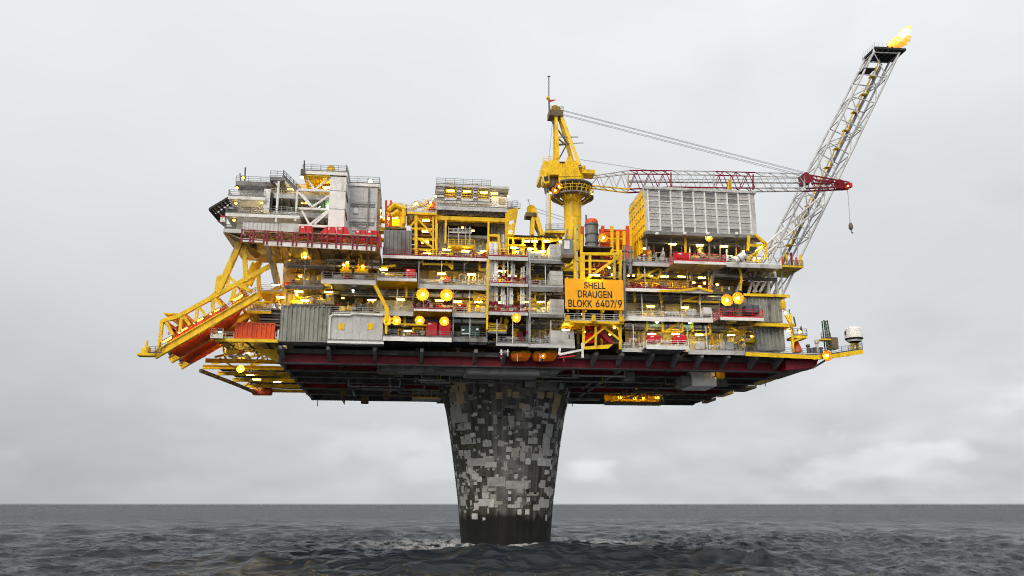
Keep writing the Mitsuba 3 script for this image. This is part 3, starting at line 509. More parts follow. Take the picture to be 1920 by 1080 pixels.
# ---------------------------------------------------------------- living quarters
lq = thing('living_quarters', 'pale grey accommodation block on an overhanging deck at the west end', 'accommodation block')
x0, x1, z0, z1 = fr(424, 414, 712, 436, -4.0)
zb = 39.4
S = [ptz(420, 434, 41.2), ptz(455, 449, 39.9)]
part(lq, 'edge_beam', MB().beam(pt(455, 450, -5.6), pt(497, 452.4, -5.6), .25, .45).beam(pt(495, 455, -5.6), pt(704, 465.5, -5.6), .25, .75), M.white)
part(lq, 'floor', MB().box(pt(455, 450, -5.6)[0], pt(706, 462, -5.6)[0], -5.47, 8, 39.55, 39.75), M.beige)
f0, f1 = pt(455, 455, -5.6), pt(704, 470, -5.6)
part(lq, 'soffit', MB().hull([(pt(478, 455, -5.5)[0], -5.4, 39.5), (f1[0], -5.4, 39.5), (f1[0] + .5, 6, 38.75), (pt(482, 487, 5)[0], 6, 38.75), (f1[0] + .5, 6, 39.5), (pt(478, 480, 5)[0], 6, 39.5)]), M.beige)
for k in range(11):
    xx = pt(490 + 20 * k, 470, -5)[0]; part(lq + '__soffit', 'joist', MB().hull([(xx + s, y, z) for s in (-.1, .1) for y, z in ((-5.3, 39.48), (-5.3, 39.2), (5.9, 38.5), (5.9, 38.74))]), M.brown if k % 3 else M.beige)
E0, E1, E2 = pt(420, 433, -3), pt(482, 487, 4), pt(455, 452, -5.4)
part(lq, 'slanted_soffit', MB().hull([pt(420, 434, -3), pt(420, 438, 3), pt(455, 451, -5.3), pt(478, 484, 4), pt(500, 484, 5), pt(455, 440, 3)]), M.brown)
part(lq, 'slab_edge', MB().box(pt(418, 432, -3)[0], pt(455, 432, -3)[0], -3, 6, pt(430, 436, -3)[2], pt(430, 429, -3)[2]), M.light_grey)
# floors of the western wing, each with its own wall and railing
for k, (a, b, py, y0) in enumerate([(421, 470, 430, -2.6), (423, 562, 399, -2.4), (428, 497, 367, -2.4), (442, 512, 341, -1.2)]):
    p, q = pt(a, py, y0), pt(b, py, y0); part(lq, 'floor', MB().box(p[0], q[0], y0, 6, p[2] - .42, p[2]), M.white if k < 3 else M.mid_grey)
    part(lq, 'railing', rail_mesh((p[0], y0 + .05, p[2]), (q[0], y0 + .05, q[2] if 0 else p[2]), 1.15 if k else .6, 1.6, .05), M.mid_grey)
    if k in (1, 2): part(lq, 'railing', rail_mesh((p[0] + .03, y0 + .1, p[2]), (p[0] + .03, 5, p[2]), 1.15, 1.6, .05), M.mid_grey)
for (a, b, c, d, y, m) in [(447, 345, 520, 366, 0.6, 'white'), (446, 369, 520, 396, 0.6, 'white'), (444, 400, 470, 430, 0.6, 'white'), (470, 402, 620, 430, 2.5, 'dark_grey'), (520, 345, 618, 364, 2.0, 'beige'), (520, 368, 618, 397, 2.0, 'beige')]:
    u = fr(a, b, c, d, y); nn = max(1, int((u[1] - u[0]) / 1.9))
    for i in range(nn): part(lq, 'wall_panel', MB().box(u[0] + (u[1] - u[0]) * i / nn + .02, u[0] + (u[1] - u[0]) * (i + 1) / nn - .02, y, y + .2, u[2], u[3]), M[m])
u = fr(447, 345, 520, 430, .9); part(lq, 'wing_core', MB().box(u[0] + .1, u[1], .85, 6, u[2] - 3, u[3]), M.white)
u = fr(520, 345, 640, 430, 2.3); part(lq, 'wing_core', MB().box(u[0], u[1], 2.75, 7, u[2] - 3, u[3] - .3), M.beige)
for q in ((463, 388), (468, 386), (534, 388), (538, 388)):
    u = fr(q[0] - 2.5, q[1] - 5, q[0] + 2.5, q[1] + 5, .5 if q[0] < 500 else 1.9); part(lq, 'window', MB().box(u[0], u[1], (.5 if q[0] < 500 else 1.9), (.58 if q[0] < 500 else 1.98), u[2], u[3]), M.light_grey if q[0] != 534 else M.glass)
for py in (365, 399): # galleries behind the scaffold braces
    p, q = pt(508, py - 1, -1.4), pt(622, py + 3, -1.4); part(lq, 'gallery', MB().box(p[0], q[0], -1.4, 2.4, p[2] - .5, p[2]), M.light_grey)
    for i in range(9): part(lq + ('__gallery' if py == 365 else '__gallery_001'), 'joist', MB().box(p[0] + .6 + i * .9, p[0] + .72 + i * .9, -1.3, 2.3, p[2] - .85, p[2] - .503), M.brown)
    part(lq, 'railing', rail_mesh((p[0], -1.35, p[2]), (q[0], -1.35, p[2]), 1.1, 1.3, .045), M.light_grey)
tube_part(lq, 'post', pt(523, 340, -2.2), pt(517.5, 417, -2.2), .16, M.white); tube_part(lq, 'post', pt(558, 356, -2.2), pt(554, 415, -2.2), .16, M.white)
u = fr(494, 354, 506, 396, -1.8); part(lq, 'stair_box', MB().box(u[0], u[1], -1.8, 0.5, u[2], u[3]), M.white)
u = fr(507, 361, 511, 395, -1.7); part(lq, 'doorway', MB().box(u[0], u[1], -1.7, .4, u[2], u[3]), M.black)
# lookout platform with a stair going down
p, q = pt(506, 333, -2), pt(532, 332, -2); part(lq, 'lookout_floor', MB().box(p[0], q[0], -2, 3.5, p[2] - .35, p[2]), M.mid_grey); part(lq, 'railing', rail_mesh((p[0], -1.95, p[2]), (q[0], -1.95, p[2]), 1.3, 1, .05), M.mid_grey)
beam_part(lq, 'brace', pt(511, 335, -1.5), pt(524, 352, -1.5), .2, M.white)
part(lq, 'stair', MB().beam(pt(531, 331, -1.9), pt(562, 362, -1.9), .12, .5).beam(pt(531, 331, -.7), pt(562, 362, -.7), .12, .5), M.mid_grey)
for i in range(16): part(lq + '__stair', 'tread', MB().box(*(lambda c: (c[0] - .16, c[0] + .16, -1.8, -.8, c[2] - .03, c[2] + .03))(pt(531, 331, -1.3) * (1 - (i + .5) / 16) + pt(562, 362, -1.3) * (i + .5) / 16)), M.dark_grey)
part(lq, 'railing', rail_mesh(pt(531, 331, -1.95), pt(562, 362, -1.95), 1.2, .7, .07), M.dark_grey)
# stair tower shaft with its overhanging roof platform and white cross braces
ux = pt(617, 380, -3)[0], pt(647, 380, -3)[0]; za, zt = pt(630, 428, -3)[2], pt(638, 331, -3)[2]
zc = [za - 1, pt(630, 392, -3)[2], pt(635, 358, -3)[2], zt]
for i in range(3): part(lq, 'tower_panel', MB().box(ux[0], ux[1], -3, 2.8, zc[i] + .04, zc[i + 1] - .04), M.white)
part(lq, 'tower_core', MB().box(ux[0] + .06, ux[1] - .06, -2.94, 2.74, zc[0], zc[3] + .1), M.dark_grey)
for z in zc[1:3]: part(lq, 'tower_band', MB().box(ux[1], ux[1] + .12, -3, 2.8, z - .5, z + .1), M.brown)
p, q = pt(567, 325, -3.2), pt(651, 327, -3.2)
part(lq, 'roof_platform', MB().box(p[0], q[0], -3.2, 3.4, zt + .1, zt + .55), M.white); part(lq, 'yellow_lit_soffit', MB().box(p[0] + .1, ux[0] - .05, -3.05, 3.2, zt - .1, zt + .097), M.yellow)  # yellow paint stands in for lamplight under the roof platform
for s, e in (((p[0], -3.15), (q[0], -3.15)), ((p[0], -3.15), (p[0], 3.3)), ((q[0], -3.15), (q[0], 3.3)), ((p[0], 3.3), (q[0], 3.3))): part(lq, 'railing', rail_mesh((*s, zt + .55), (*e, zt + .55), 1.2, 1.3, .05), M.mid_grey)
part(lq, 'ladder_cage', MB().box(*fr(564.5, 304, 572, 326, -3.3)[:2], -3.5, -3.2, *fr(564, 318, 572, 328, -3.3)[2:]), M.dark_grey)
part(lq, 'roof_locker', MB().cbox(*fr(600, 315, 610, 321, -2)[:2], -2, -.6, zt + .55, zt + 1.1), M.light_grey)
part(lq, 'warning_light', MB().lathe([(0, 0), (.55, 0), (.6, .4), (.5, .9), (0, 1.05)], ((p[0] + q[0]) / 2 + .7, -2.6, zt + .56), 14), M.yellow, smooth=40)
for a, b, y, r in (((571, 325), (570.5, 301), -3, .09), ((650, 325), (649, 309), -3, .06), ((459, 341), (460, 314), -1, .10), ((451, 341), (450, 325), -1, .08)): tube_part(lq, 'roof_pole', pt(*a, y), pt(*b, y), r, M.dark_grey)
for a, b in (((574, 333), (590, 356)), ((590, 356), (619, 333)), ((566, 364), (586, 388)), ((586, 388), (616, 367)), ((566, 395), (580, 421)), ((581, 421), (616, 394)), ((560, 361), (582, 386)), ((589, 421), (616, 397))):
    beam_part(lq, 'cross_brace', pt(*a, -2.4), pt(*b, -2.4), .24, M.white)
for py in (357, 392, 424): beam_part(lq, 'tie_beam', pt(560, py - 1, -2.4), pt(618, py + 1, -2.4), .3, M.white)
for i in range(2):
    a, b = ((616, 399), (589, 421)) if i else ((616, 372), (592, 390))
    part(lq, 'stair', MB().beam(pt(*a, 0.2), pt(*b, 0.2), .1, .35).beam(pt(*a, 1.2), pt(*b, 1.2), .1, .35), M.light_grey)
    for j in range(10): c = pt(*a, .7) * (1 - j / 10) + pt(*b, .7) * j / 10; part(lq + f'__stair_{i + 1:03d}', 'tread', MB().box(c[0] - .15, c[0] + .15, .25, 1.15, c[2] - .03, c[2] + .03), M.light_grey)
# east wing: flush wall with panel joints, small hatches and a down pipe
EX0, EX1 = pt(655, 390, 0)[0], pt(707, 390, 0)[0]; ez0, ez1 = pt(680, 440, 0)[2], pt(685, 350, 0)[2]
part(lq, 'wing_core', MB().box(EX0 - .5, EX1, .12, 9, ez0 - 1, ez1), M.white)
zr = np.linspace(ez0, ez1, 4)
for i in range(3):
    for j in range(2): part(lq, 'wall_panel', MB().box(EX0 + (EX1 - EX0) * j / 2 + .03, EX0 + (EX1 - EX0) * (j + 1) / 2 - .03, 0, .117, zr[i] + .05, zr[i + 1] - .05), M.light_grey)
for py in (383, 387, 417, 421): part(lq, 'cable_tray', MB().box(EX0 + .15, EX1 - .3, -.12, -.003, pt(680, py, 0)[2] - .07, pt(680, py, 0)[2] + .07), M.mid_grey)
for a, b, c, d in ((663, 389.5, 671, 400), (660.5, 423, 669, 432)):
    u = fr(a, b, c, d, -.1); part(lq, 'hatch', MB().box(u[0], u[1], -.1, -.003, u[2], u[3]), M.white); part(lq + '__hatch', 'frame', MB().box(u[0] - .1, u[1] + .1, -.06, -.002, u[2] - .1, u[2] - .002).box(u[0] - .1, u[1] + .1, -.06, -.002, u[3] + .002, u[3] + .1), M.mid_grey)
part(lq, 'down_pipe', MB().path([pt(692, 352, -.3), pt(689, 424, -.3), pt(683, 428, -.3), pt(655, 420, -.3)], .1), M.mid_grey)
part(lq, 'roof', MB().box(EX0 - .6, EX1 + .25, -.2, 9, ez1, ez1 + .4), M.white)
for s, e in (((EX0 - .5, -.15), (EX1 + .2, -.15)), ((EX1 + .2, -.15), (EX1 + .2, 8.8))): part(lq, 'railing', rail_mesh((*s, ez1 + .4), (*e, ez1 + .4), 1.3, 1.3, .05), M.mid_grey)
for i in range(5):
    part(lq, 'side_rib', MB().box(EX1, EX1 + .35, .8 + i * 1.8, 1.1 + i * 1.8, ez0 - 1, ez1 - .01), M.beige)
for i in range(4): part(lq, 'side_ledge', MB().box(EX1 + .003, EX1 + 1.0, 1.2 + 1.9 * i, 2.6 + 1.9 * i, ez0 + 1 + (i % 2) * 2.2, ez0 + 1.2 + (i % 2) * 2.2), M.yellow)
# gallery deck: corrugated wind wall and the heavy red guard rail
u = fr(455, 418, 526, 434, -4.6); part(lq, 'wind_wall', MB().corr(u[0], u[1], u[2] - .6, u[3], -4.6, .55, .12), M.light_grey)
u = fr(526, 419, 560, 434, -4.5); part(lq, 'wind_wall', MB().box(u[0], u[1], -4.5, -4.4, u[2] - .6, u[3]), M.light_grey)
ga, gb = pt(453, 431, -5.75), pt(711, 445, -5.75); gz = lambda x: np.interp(x, [ga[0], gb[0]], [ga[2], gb[2]])
for dz in (0, -.62, -1.2): part(lq, 'guard_rail', MB().beam(ga + [0, 0, dz], gb + [0, 0, dz], .1, .12), M.maroon)
for px in (454, 470, 476, 496, 502, 522, 529, 550, 557, 578, 586, 604, 614, 631, 640, 662, 670, 688, 697, 710):
    c = pt(px, 431 + (px - 453) * .054, -5.78); part(lq, 'guard_post', MB().box(c[0] - .1, c[0] + .1, -5.86, -5.7, c[2] - 1.75, c[2] + .12), M.maroon)
part(lq, 'guard_panel', MB().hull([pt(708, 432, -5.7), pt(711, 458, -5.7), pt(716, 468, 1), pt(716, 446, 1), pt(708, 432, -5.6), pt(711, 458, -5.6)]), M.red)
for k, (a, b, c, d, lab) in enumerate([(561, 423, 585, 445, 'red raft canister beside the grey wind wall on the gallery'), (599, 425, 628, 448, 'red raft canister with slanted left end on the gallery'), (630.5, 425.5, 656, 448, 'red raft canister with slanted right end on the gallery'), (665, 431, 686, 451, 'red locker second from the east end of the gallery'), (687, 431.5, 708, 452, 'red locker at the east end of the gallery')]):
    t = thing('raft_canister' if k < 3 else 'equipment_locker', lab, 'raft canister' if k < 3 else 'locker'); u = fr(a, b, c, d, -5.2); mb = MB()
    if k in (1, 2):
        w = u[1] - u[0]; s0, s1 = (.4 * w, 0) if k == 1 else (0, .22 * w); mb.prism([(u[0], u[2]), (u[1], u[2]), (u[1] - s1 * .15, u[2] + .5 * (u[3] - u[2])), (u[1] - s1, u[3]), (u[0] + s0, u[3]), (u[0] + s0 * .1, u[2] + .5 * (u[3] - u[2]))], -5.2, -3.8)
    else: mb.cbox(u[0], u[1], -5.2, -3.9, u[2], u[3], .08)
    part(t, 'shell', mb, M.red); part(t, 'strap', MB().box((u[0] + u[1]) / 2 - .06, (u[0] + u[1]) / 2 + .06, -5.24, -5.203, u[2], u[3] - .1), M.maroon); part(t, 'tag', MB().box(u[0] + (.5 if k == 1 else .15) * (u[1] - u[0]), u[0] + (.65 if k == 1 else .35) * (u[1] - u[0]), -5.215, -5.203, u[3] - .35, u[3] - .12), M.white)
ys = thing('davit_post', 'yellow post under the west corner of the gallery', 'support post'); beam_part(ys, 'post', pt(500, 452, -4), pt(518, 530, -1), .5, M.beige)
# grey louvre screens on the west side (the edge of the helicopter deck net)
lv = thing('net_screen', 'dark grey slanted framed screen at the west end of the accommodation block', 'screen')
C = [pt(393, 391, -2), pt(428, 371, -2), pt(441, 382, 2), pt(410, 418, 2)]
C = [pt(393, 392, 0), pt(430, 370, 0), pt(444, 386, 3.5), pt(411, 413, 3.5)]
for i in range(6):
    for j in range(2):
        P = lambda s, t: (C[0] * (1 - s) + C[1] * s) * (1 - t) + (C[3] * (1 - s) + C[2] * s) * t
        s0, s1, t0, t1 = i / 6 + .02, (i + 1) / 6 - .03, j / 2 + .03, (j + 1) / 2 - .04; qs = [P(s0, t0), P(s1, t0), P(s1, t1), P(s0, t1)]
        part(lv, 'panel', MB().hull(qs + [q + [.1, 0, .12] for q in qs]), M.light_grey if (i + j) % 2 == 0 else M.mid_grey)
for i in range(7): beam_part(lv, 'rib', (C[0] * (1 - i / 6) + C[1] * i / 6) + [0, 0, -.15], (C[3] * (1 - i / 6) + C[2] * i / 6) + [0, 0, -.15], .16, M.black)
for a, b in ((0, 1), (3, 2), (0, 3), (1, 2)): beam_part(lv, 'frame', C[a], C[b], .28, M.black)
beam_part(lv, 'arm', pt(410, 414, 2), pt(428, 428, 1), .3, M.dark_grey); beam_part(lv, 'arm', pt(428, 372, 0), pt(440, 380, 1), .3, M.dark_grey)
t = thing('equipment_locker', 'small red and white locker under the dark slanted screen', 'locker'); u = fr(413, 404, 422, 412, -.5); part(t, 'body', MB().cbox(u[0], u[1], -.5, .6, u[2] + .35, u[3]), M.red); part(t, 'base', MB().box(u[0], u[1], -.5, .6, u[2] - .3, u[2] + .347), M.white)
for a, b in (((427, 389), (443, 394)), ((422, 421), (440, 428))):
    t = thing('vent_box', 'dark square vent box on the %s floor of the west wing' % ('third' if b[1] < 400 else 'lowest'), 'vent'); u = fr(*a, *b, -1.4); part(t, 'body', MB().cbox(u[0], u[1], -1.6, -.6, u[2], u[3]), M.dark_grey); part(t, 'face', MB().box(u[0] + .25, u[1] - .35, -1.64, -1.603, u[2] + .1, u[3] - .1), M.light_grey)

# ---------------------------------------------------------------- louvred module in the middle
lm = thing('louvred_module', 'grey louvred machinery house with three lit intake openings on a yellow frame', 'machinery module')
YM = 3.0
def pbox(h, name, a, b, c, d, y0, y1, mat, **k):
    u = fr(a, b, c, d, y0); return part(h, name, MB().box(u[0], u[1], y0, y1, u[2], u[3]), M[mat], **k)
u = fr(818, 352, 951, 383, YM)
part(lm, 'core', MB().box(u[0], u[1], YM + 1.6, YM + 9, u[2], u[3] - .1), M.light_grey)
part(lm, 'roof', MB().box(u[0] - .1, u[1] + .3, YM - .15, YM + 9, u[3], u[3] + .35), M.light_grey)
LX = [818, 833, 856, 865, 887, 896, 918, 922]; kinds = 'pwpwpwp'
for i, kd in enumerate(kinds):
    a, b = pt(LX[i], 366, YM)[0], pt(LX[i + 1], 366, YM)[0]; n = 6
    if kd == 'p':
        for j in range(n): z = u[2] + (u[3] - u[2]) * j / n; w = (u[3] - u[2]) / n; part(lm, 'louvre', MB().hull([(x, y, zz) for x in (a + .04, b - .04) for y, zz in ((YM, z + .04), (YM - .14, z + .04), (YM, z + w - .02), (YM + .25, z + .04), (YM + .25, z + w - .02))]), M.mid_grey if j % 2 else M.light_grey)
    else:
        for j in (0, 1): z = u[2] + (u[3] - u[2]) * j / n; w = (u[3] - u[2]) / n; part(lm, 'louvre', MB().hull([(x, y, zz) for x in (a + .04, b - .04) for y, zz in ((YM, z + .04), (YM - .14, z + .04), (YM, z + w - .02), (YM + .25, z + .04), (YM + .25, z + w - .02))]), M.light_grey)
        for j in range(4): zz = u[2] + (u[3] - u[2]) * (.38 + .14 * j); part(lm, 'intake_slat', MB().box(a + .1, b - .1, YM + 1.2, YM + 1.58, zz, zz + .12), M.beige)
pbox(lm, 'side_house', 922, 369, 952, 392, YM + .1, YM + 6, 'white'); pbox(lm, 'vent', 935, 372, 948, 382, YM - .05, YM + .09, 'beige')
pbox(lm, 'roof_box', 838, 339.5, 852, 348, YM + 2, YM + 3, 'white'); pbox(lm, 'roof_box', 893, 342, 905, 350, YM + 2, YM + 3, 'white')
part(lm, 'railing', rail_mesh((pt(818, 350, YM)[0], YM, u[3] + .36), (pt(920, 350, YM)[0], YM, u[3] + .36), 1.2, 1.3, .05), M.mid_grey)
for px in (838, 862, 886, 895): part(lm, 'fan', MB().tube(pt(px, 349, YM + .3), pt(px, 349, YM + 1), .32, 12), M.black)
p, q = pt(816, 386, 1.0), pt(962, 390, 1.0)
part(lm, 'ledge', MB().box(p[0], q[0], 1, YM + 4, p[2] - .25, p[2]), M.beige); part(lm + '__ledge', 'edge', MB().box(p[0], q[0], .9, .997, p[2] - .55, p[2] + .02), M.light_grey)
part(lm, 'railing', rail_mesh((p[0], .95, p[2]), (q[0] + 1, .95, p[2]), 1.2, 1.15, .045), M.mid_grey)
for i in range(13): part(lm + '__ledge', 'bracket', MB().box(p[0] + .3 + i * .86, p[0] + .42 + i * .86, 1.0, 3, p[2] - .8, p[2] - .253), M.brown)
pbox(lm, 'band', 820, 393, 950, 402.5, 1.8, 6, 'light_grey'); pbox(lm, 'gap', 822, 402.5, 948, 406, 2.4, 6, 'black')  # solid black strip stands in for shade between band and beam
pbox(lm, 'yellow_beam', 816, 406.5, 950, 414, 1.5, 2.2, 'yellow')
pbox(lm, 'back', 822, 414, 948, 446, 6, 6.2, 'black'); pbox(lm, 'back', 822, 446, 948, 482, 6, 6.2, 'brown')  # black sheet stands in for the unlit inside of the opening
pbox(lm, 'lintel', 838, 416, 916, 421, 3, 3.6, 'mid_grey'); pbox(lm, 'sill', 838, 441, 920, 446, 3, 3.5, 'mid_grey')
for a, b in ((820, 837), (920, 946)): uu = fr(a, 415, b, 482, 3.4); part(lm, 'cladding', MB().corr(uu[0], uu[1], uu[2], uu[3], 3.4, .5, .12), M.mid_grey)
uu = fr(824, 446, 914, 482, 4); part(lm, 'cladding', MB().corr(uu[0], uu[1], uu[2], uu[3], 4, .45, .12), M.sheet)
pbox(lm, 'gallery_floor', 840, 460, 890, 462, .6, 3, 'yellow'); part(lm, 'railing', rail_mesh(pt(840, 461, .6), pt(890, 462, .6), 1.2, 1, .05), M.yellow)
part(lm, 'railing', rail_mesh(pt(841, 437, 1.6), pt(884, 438, 1.6), .9, .7, .06), M.light_grey)
for px in (841, 860, 873, 881): tube_part(lm, 'vent_pipe', pt(px, 425, 1.7), pt(px, 462, 1.7), .07, M.light_grey)
for a, b in (((818, 386), (818, 484)), ((836, 409), (835, 456)), ((916, 412), (915, 482)), ((950, 392), (949, 484)), ((780, 400), (780, 484)), ((812, 405), (812, 484))): beam_part(lm, 'post', pt(*a, 1.2), pt(*b, 1.2), .42 if a[0] in (780, 950) else .26, M.yellow)
# west yellow tower of the module
for py in (406, 427, 446, 466): pbox(lm, 'tower_beam', 770, py, 816, py + 3.5, 1.4, 1.7, 'yellow')
for a, b in (((781, 408), (812, 442)), ((770, 424), (780, 412)), ((781, 446), (812, 464)), ((792, 395), (810, 384)), ((802, 388), (802, 405))): beam_part(lm, 'tower_brace', pt(*a, 1.3), pt(*b, 1.3), .26, M.yellow)
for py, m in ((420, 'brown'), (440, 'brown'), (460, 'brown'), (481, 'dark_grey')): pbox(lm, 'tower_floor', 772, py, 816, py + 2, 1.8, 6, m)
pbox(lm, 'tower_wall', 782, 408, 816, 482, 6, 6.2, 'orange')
p, q = pt(763, 397, .8), pt(818, 402, .8)
part(lm, 'tower_deck', MB().box(p[0], q[0], .8, 6, p[2] - .3, p[2]), M.yellow); part(lm, 'railing', rail_mesh((p[0], .85, p[2]), (q[0], .85, p[2]), 1.2, 1.2, .05), M.light_grey)
part(lm, 'corner_hood', MB().hull([pt(764, 399, .9), pt(778, 401, .9), pt(770, 414, .9), pt(764, 399, 3), pt(778, 401, 3), pt(770, 414, 3)]), M.brown)
pbox(lm, 'tank', 803, 381, 816, 390, 1.6, 3.2, 'orange')
part(lm, 'duct', MB().path([pt(765, 395, 2), pt(780, 383, 2), pt(800, 381, 2)], .55, 10).path([pt(770, 388, 3), pt(795, 378, 3), pt(815, 376, 3)], .4, 10), M.light_grey, smooth=40)
# east hanging walkway of the module
part(lm, 'hanging_walkway', MB().hull([pt(952, 393, .8), pt(970, 390, .8), pt(966, 412, .8), pt(951, 416, .8), pt(952, 393, 4), pt(970, 390, 4), pt(966, 412, 4), pt(951, 416, 4)]), M.yellow)
part(lm, 'railing', rail_mesh(pt(951, 391, .7), pt(970, 388, .7), 1.3, .9, .05), M.mid_grey)
for a, b in (((970, 390), (965, 420)), ((965, 420), (962, 440)), ((950, 418), (964, 432)), ((963, 420), (950, 434)), ((950, 440), (964, 440))): beam_part(lm, 'brace', pt(*a, 1), pt(*b, 1), .3, M.yellow)
wf2 = thing('window_frame', 'square yellow steel frame around a dark opening at the foot of the louvred module', 'steel frame')
for a, b, c, d in ((914, 439, 937, 443), (914, 453, 937, 457.5), (914, 443, 918, 453), (933, 443, 937, 453)): pbox(wf2, 'member', a, b, c, d, .2, .7, 'yellow')
pbox(wf2, 'backing', 918, 443, 933, 453, .75, .85, 'brown')
for a, b in (((914, 457), (914, 482)), ((936, 457), (936, 482))): beam_part(wf2, 'leg', pt(*a, .4), pt(*b, .4), .4, M.yellow)
# turbine exhaust cluster between accommodation and louvred module
tx = thing('process_skid', 'glowing yellow pipework skid with orange posts between accommodation block and louvred module', 'process skid')
pbox(tx, 'base', 722, 426, 762, 429, 2, 6, 'brown'); pbox(tx, 'backing', 722, 400, 760, 426, 5, 5.2, 'beige'); pbox(tx, 'beam', 723, 398, 754, 401, 2, 2.4, 'yellow'); pbox(tx, 'cabinet', 732, 411, 752, 424, 3, 4.6, 'yellow')
for px in (724, 733, 752, 757): beam_part(tx, 'post', pt(px, 376 if px < 740 else 386, 2.2), pt(px, 428, 2.2), .3, M.orange if px < 740 else M.yellow)
part(tx, 'pipe', MB().path([pt(727, 395, 1.8), pt(740, 384, 1.8), pt(757, 392, 1.8), pt(758, 420, 1.8)], .3).path([pt(735, 405, 1.8), pt(748, 396, 1.8)], .4), M.yellow, smooth=40)
part(tx, 'vessel', MB().tube(pt(738, 392, 3), pt(757, 394, 3), .95, 14).ball(pt(738, 392, 3), .95, 10).ball(pt(757, 394, 3), .95, 10), M.beige, smooth=40)
gw = thing('corrugated_wall', 'dark grey corrugated wall standing between accommodation block and yellow tower', 'cladding wall'); uu = fr(719, 431, 772, 484, .9); part(gw, 'sheet', MB().corr(uu[0], uu[1], uu[2], uu[3], .9, .55, .15), M.mid_grey); part(gw, 'backing', MB().box(uu[0], uu[1], 1.1, 1.3, uu[2], uu[3]), M.dark_grey)

# ---------------------------------------------------------------- pedestal crane
YC = 12.0
cr = thing('pedestal_crane', 'tall yellow pedestal crane with long red and white lattice boom over the decks', 'crane')
c0, c1 = pt(1072, 490, YC), pt(1073, 368, YC); r0 = 1.32
part(cr, 'pedestal', MB().lathe([(r0, c0[2] - 6), (r0, pt(1072, 410, YC)[2]), (r0 + .04, pt(1072, 410, YC)[2] + .02), (r0 + .04, c1[2] + .6)], (c1[0], YC, 0), 28), M.yellow, smooth=40)
zc1 = c1[2]
part(cr, 'slew_cone', MB().lathe([(r0, zc1 - .1), (2.9, zc1 + 1.2), (3.2, zc1 + 1.45), (3.2, zc1 + 1.7), (2.2, zc1 + 1.75)], (c1[0], YC, 0), 28), M.dark_grey, smooth=30)
for k in range(18):
    a = k / 18 * 2 * math.pi; d = np.array([math.cos(a), math.sin(a), 0]); o = np.array([c1[0], YC, 0]); part(cr + '__slew_cone', 'rib', MB().hull([o + d * r + [0, 0, z] + np.cross(d, [0, 0, s]) for r, z in ((r0 + .01, zc1 - .1), (r0 + .1, zc1 - .55), (3.1, zc1 + 1.3), (3.0, zc1 + 1.05)) for s in (-.06, .06)]), M.yellow)
part(cr, 'ring_walkway', MB().lathe([(2.0, zc1 - .4), (3.35, zc1 - .4), (3.35, zc1 - .18), (2.0, zc1 - .18), (2.0, zc1 - .4)], (c1[0], YC, 0), 24), M.mid_grey)
rg = MB()
for k in range(24):
    a0, a1 = k / 24 * 2 * math.pi, (k + 1) / 24 * 2 * math.pi; P = lambda a, z: np.array([c1[0] + 3.32 * math.cos(a), YC + 3.32 * math.sin(a), z])
    rg.beam(P(a0, zc1 - .2), P(a0, zc1 + .9), .07)
    for z in (.35, .9): rg.beam(P(a0, zc1 + z), P(a1, zc1 + z), .06)
part(cr + '__ring_walkway', 'railing', rg, M.yellow)
for k in range(8): a = k / 8 * 2 * math.pi + .2; beam_part(cr, 'walkway_strut', (c1[0] + r0 * math.cos(a), YC + r0 * math.sin(a), zc1 - 1.6), (c1[0] + 3.2 * math.cos(a), YC + 3.2 * math.sin(a), zc1 - .4), .14, M.yellow)
part(cr, 'slew_ring', MB().lathe([(2.25, zc1 + 1.7), (2.35, zc1 + 2.0), (1.9, zc1 + 2.6), (1.85, zc1 + 3.4)], (c1[0], YC, 0), 28), M.yellow, smooth=30)
H = lambda px, py, y=YC - 2: pt(px, py, y)
xz = lambda pts, y: [(lambda p: (p[0], p[2]))(pt(*q, y)) for q in pts]
part(cr, 'machine_house', MB().prism(xz([(1048, 342), (1048, 303), (1081, 301), (1091, 335), (1087, 343)], YC - 2.2), YC - 2.2, YC + 2.4), M.yellow)
for k in range(6): part(cr + '__machine_house', 'rib', MB().beam(pt(1053 + k * 5.2, 305, YC - 2.24), pt(1053.5 + k * 5.6, 329, YC - 2.24), .1), M.yellow)
part(cr + '__machine_house', 'belt', MB().beam(pt(1048, 330, YC - 2.25), pt(1089, 330, YC - 2.25), .1, .14), M.yellow)
part(cr, 'machine_house', MB().prism(xz([(1018, 304), (1047.6, 301), (1047.6, 327), (1044, 327), (1018, 328)], YC - 2), YC - 2, YC + 2), M.yellow)
part(cr, 'counterweight', MB().prism(xz([(1014, 320), (1025, 318), (1025, 330), (1018, 333), (1014, 330)], YC - 2.3), YC - 2.3, YC + 2.3), M.yellow)
part(cr, 'operator_cab', MB().prism(xz([(1018, 329), (1030, 328), (1030, 343), (1021, 344), (1018, 340)], YC - 3.2), YC - 3.2, YC - 1.2), M.yellow)
part(cr + '__operator_cab', 'window', MB().prism(xz([(1019.5, 331), (1028.5, 330), (1028.5, 339), (1021, 340)], YC - 3.25), YC - 3.25, YC - 3.204), M.glass)
part(cr, 'house_underside', MB().prism(xz([(1024, 328), (1048, 328), (1048, 343), (1034, 350), (1026, 356), (1024, 345)], YC - 1.2), YC - 1.2, YC + 1), M.brown)
part(cr + '__machine_house', 'vent_hood', MB().prism(xz([(1063, 303), (1065, 293), (1070, 293), (1075, 303)], YC - 1.5), YC - 1.5, YC), M.yellow)
part(cr + '__machine_house', 'hatch', MB().box(*(lambda u: (u[0], u[1], YC - 2.3, YC - 2.203, u[2], u[3]))(fr(1049, 303.5, 1059, 306, YC - 2.2))), M.black)
for a, b in (((1018, 304), (1047, 301)),): part(cr, 'railing', rail_mesh(pt(*a, YC - 1.9), pt(*b, YC - 1.9), 1.1, 1, .05), M.yellow)
apex = pt(1042, 212, YC)
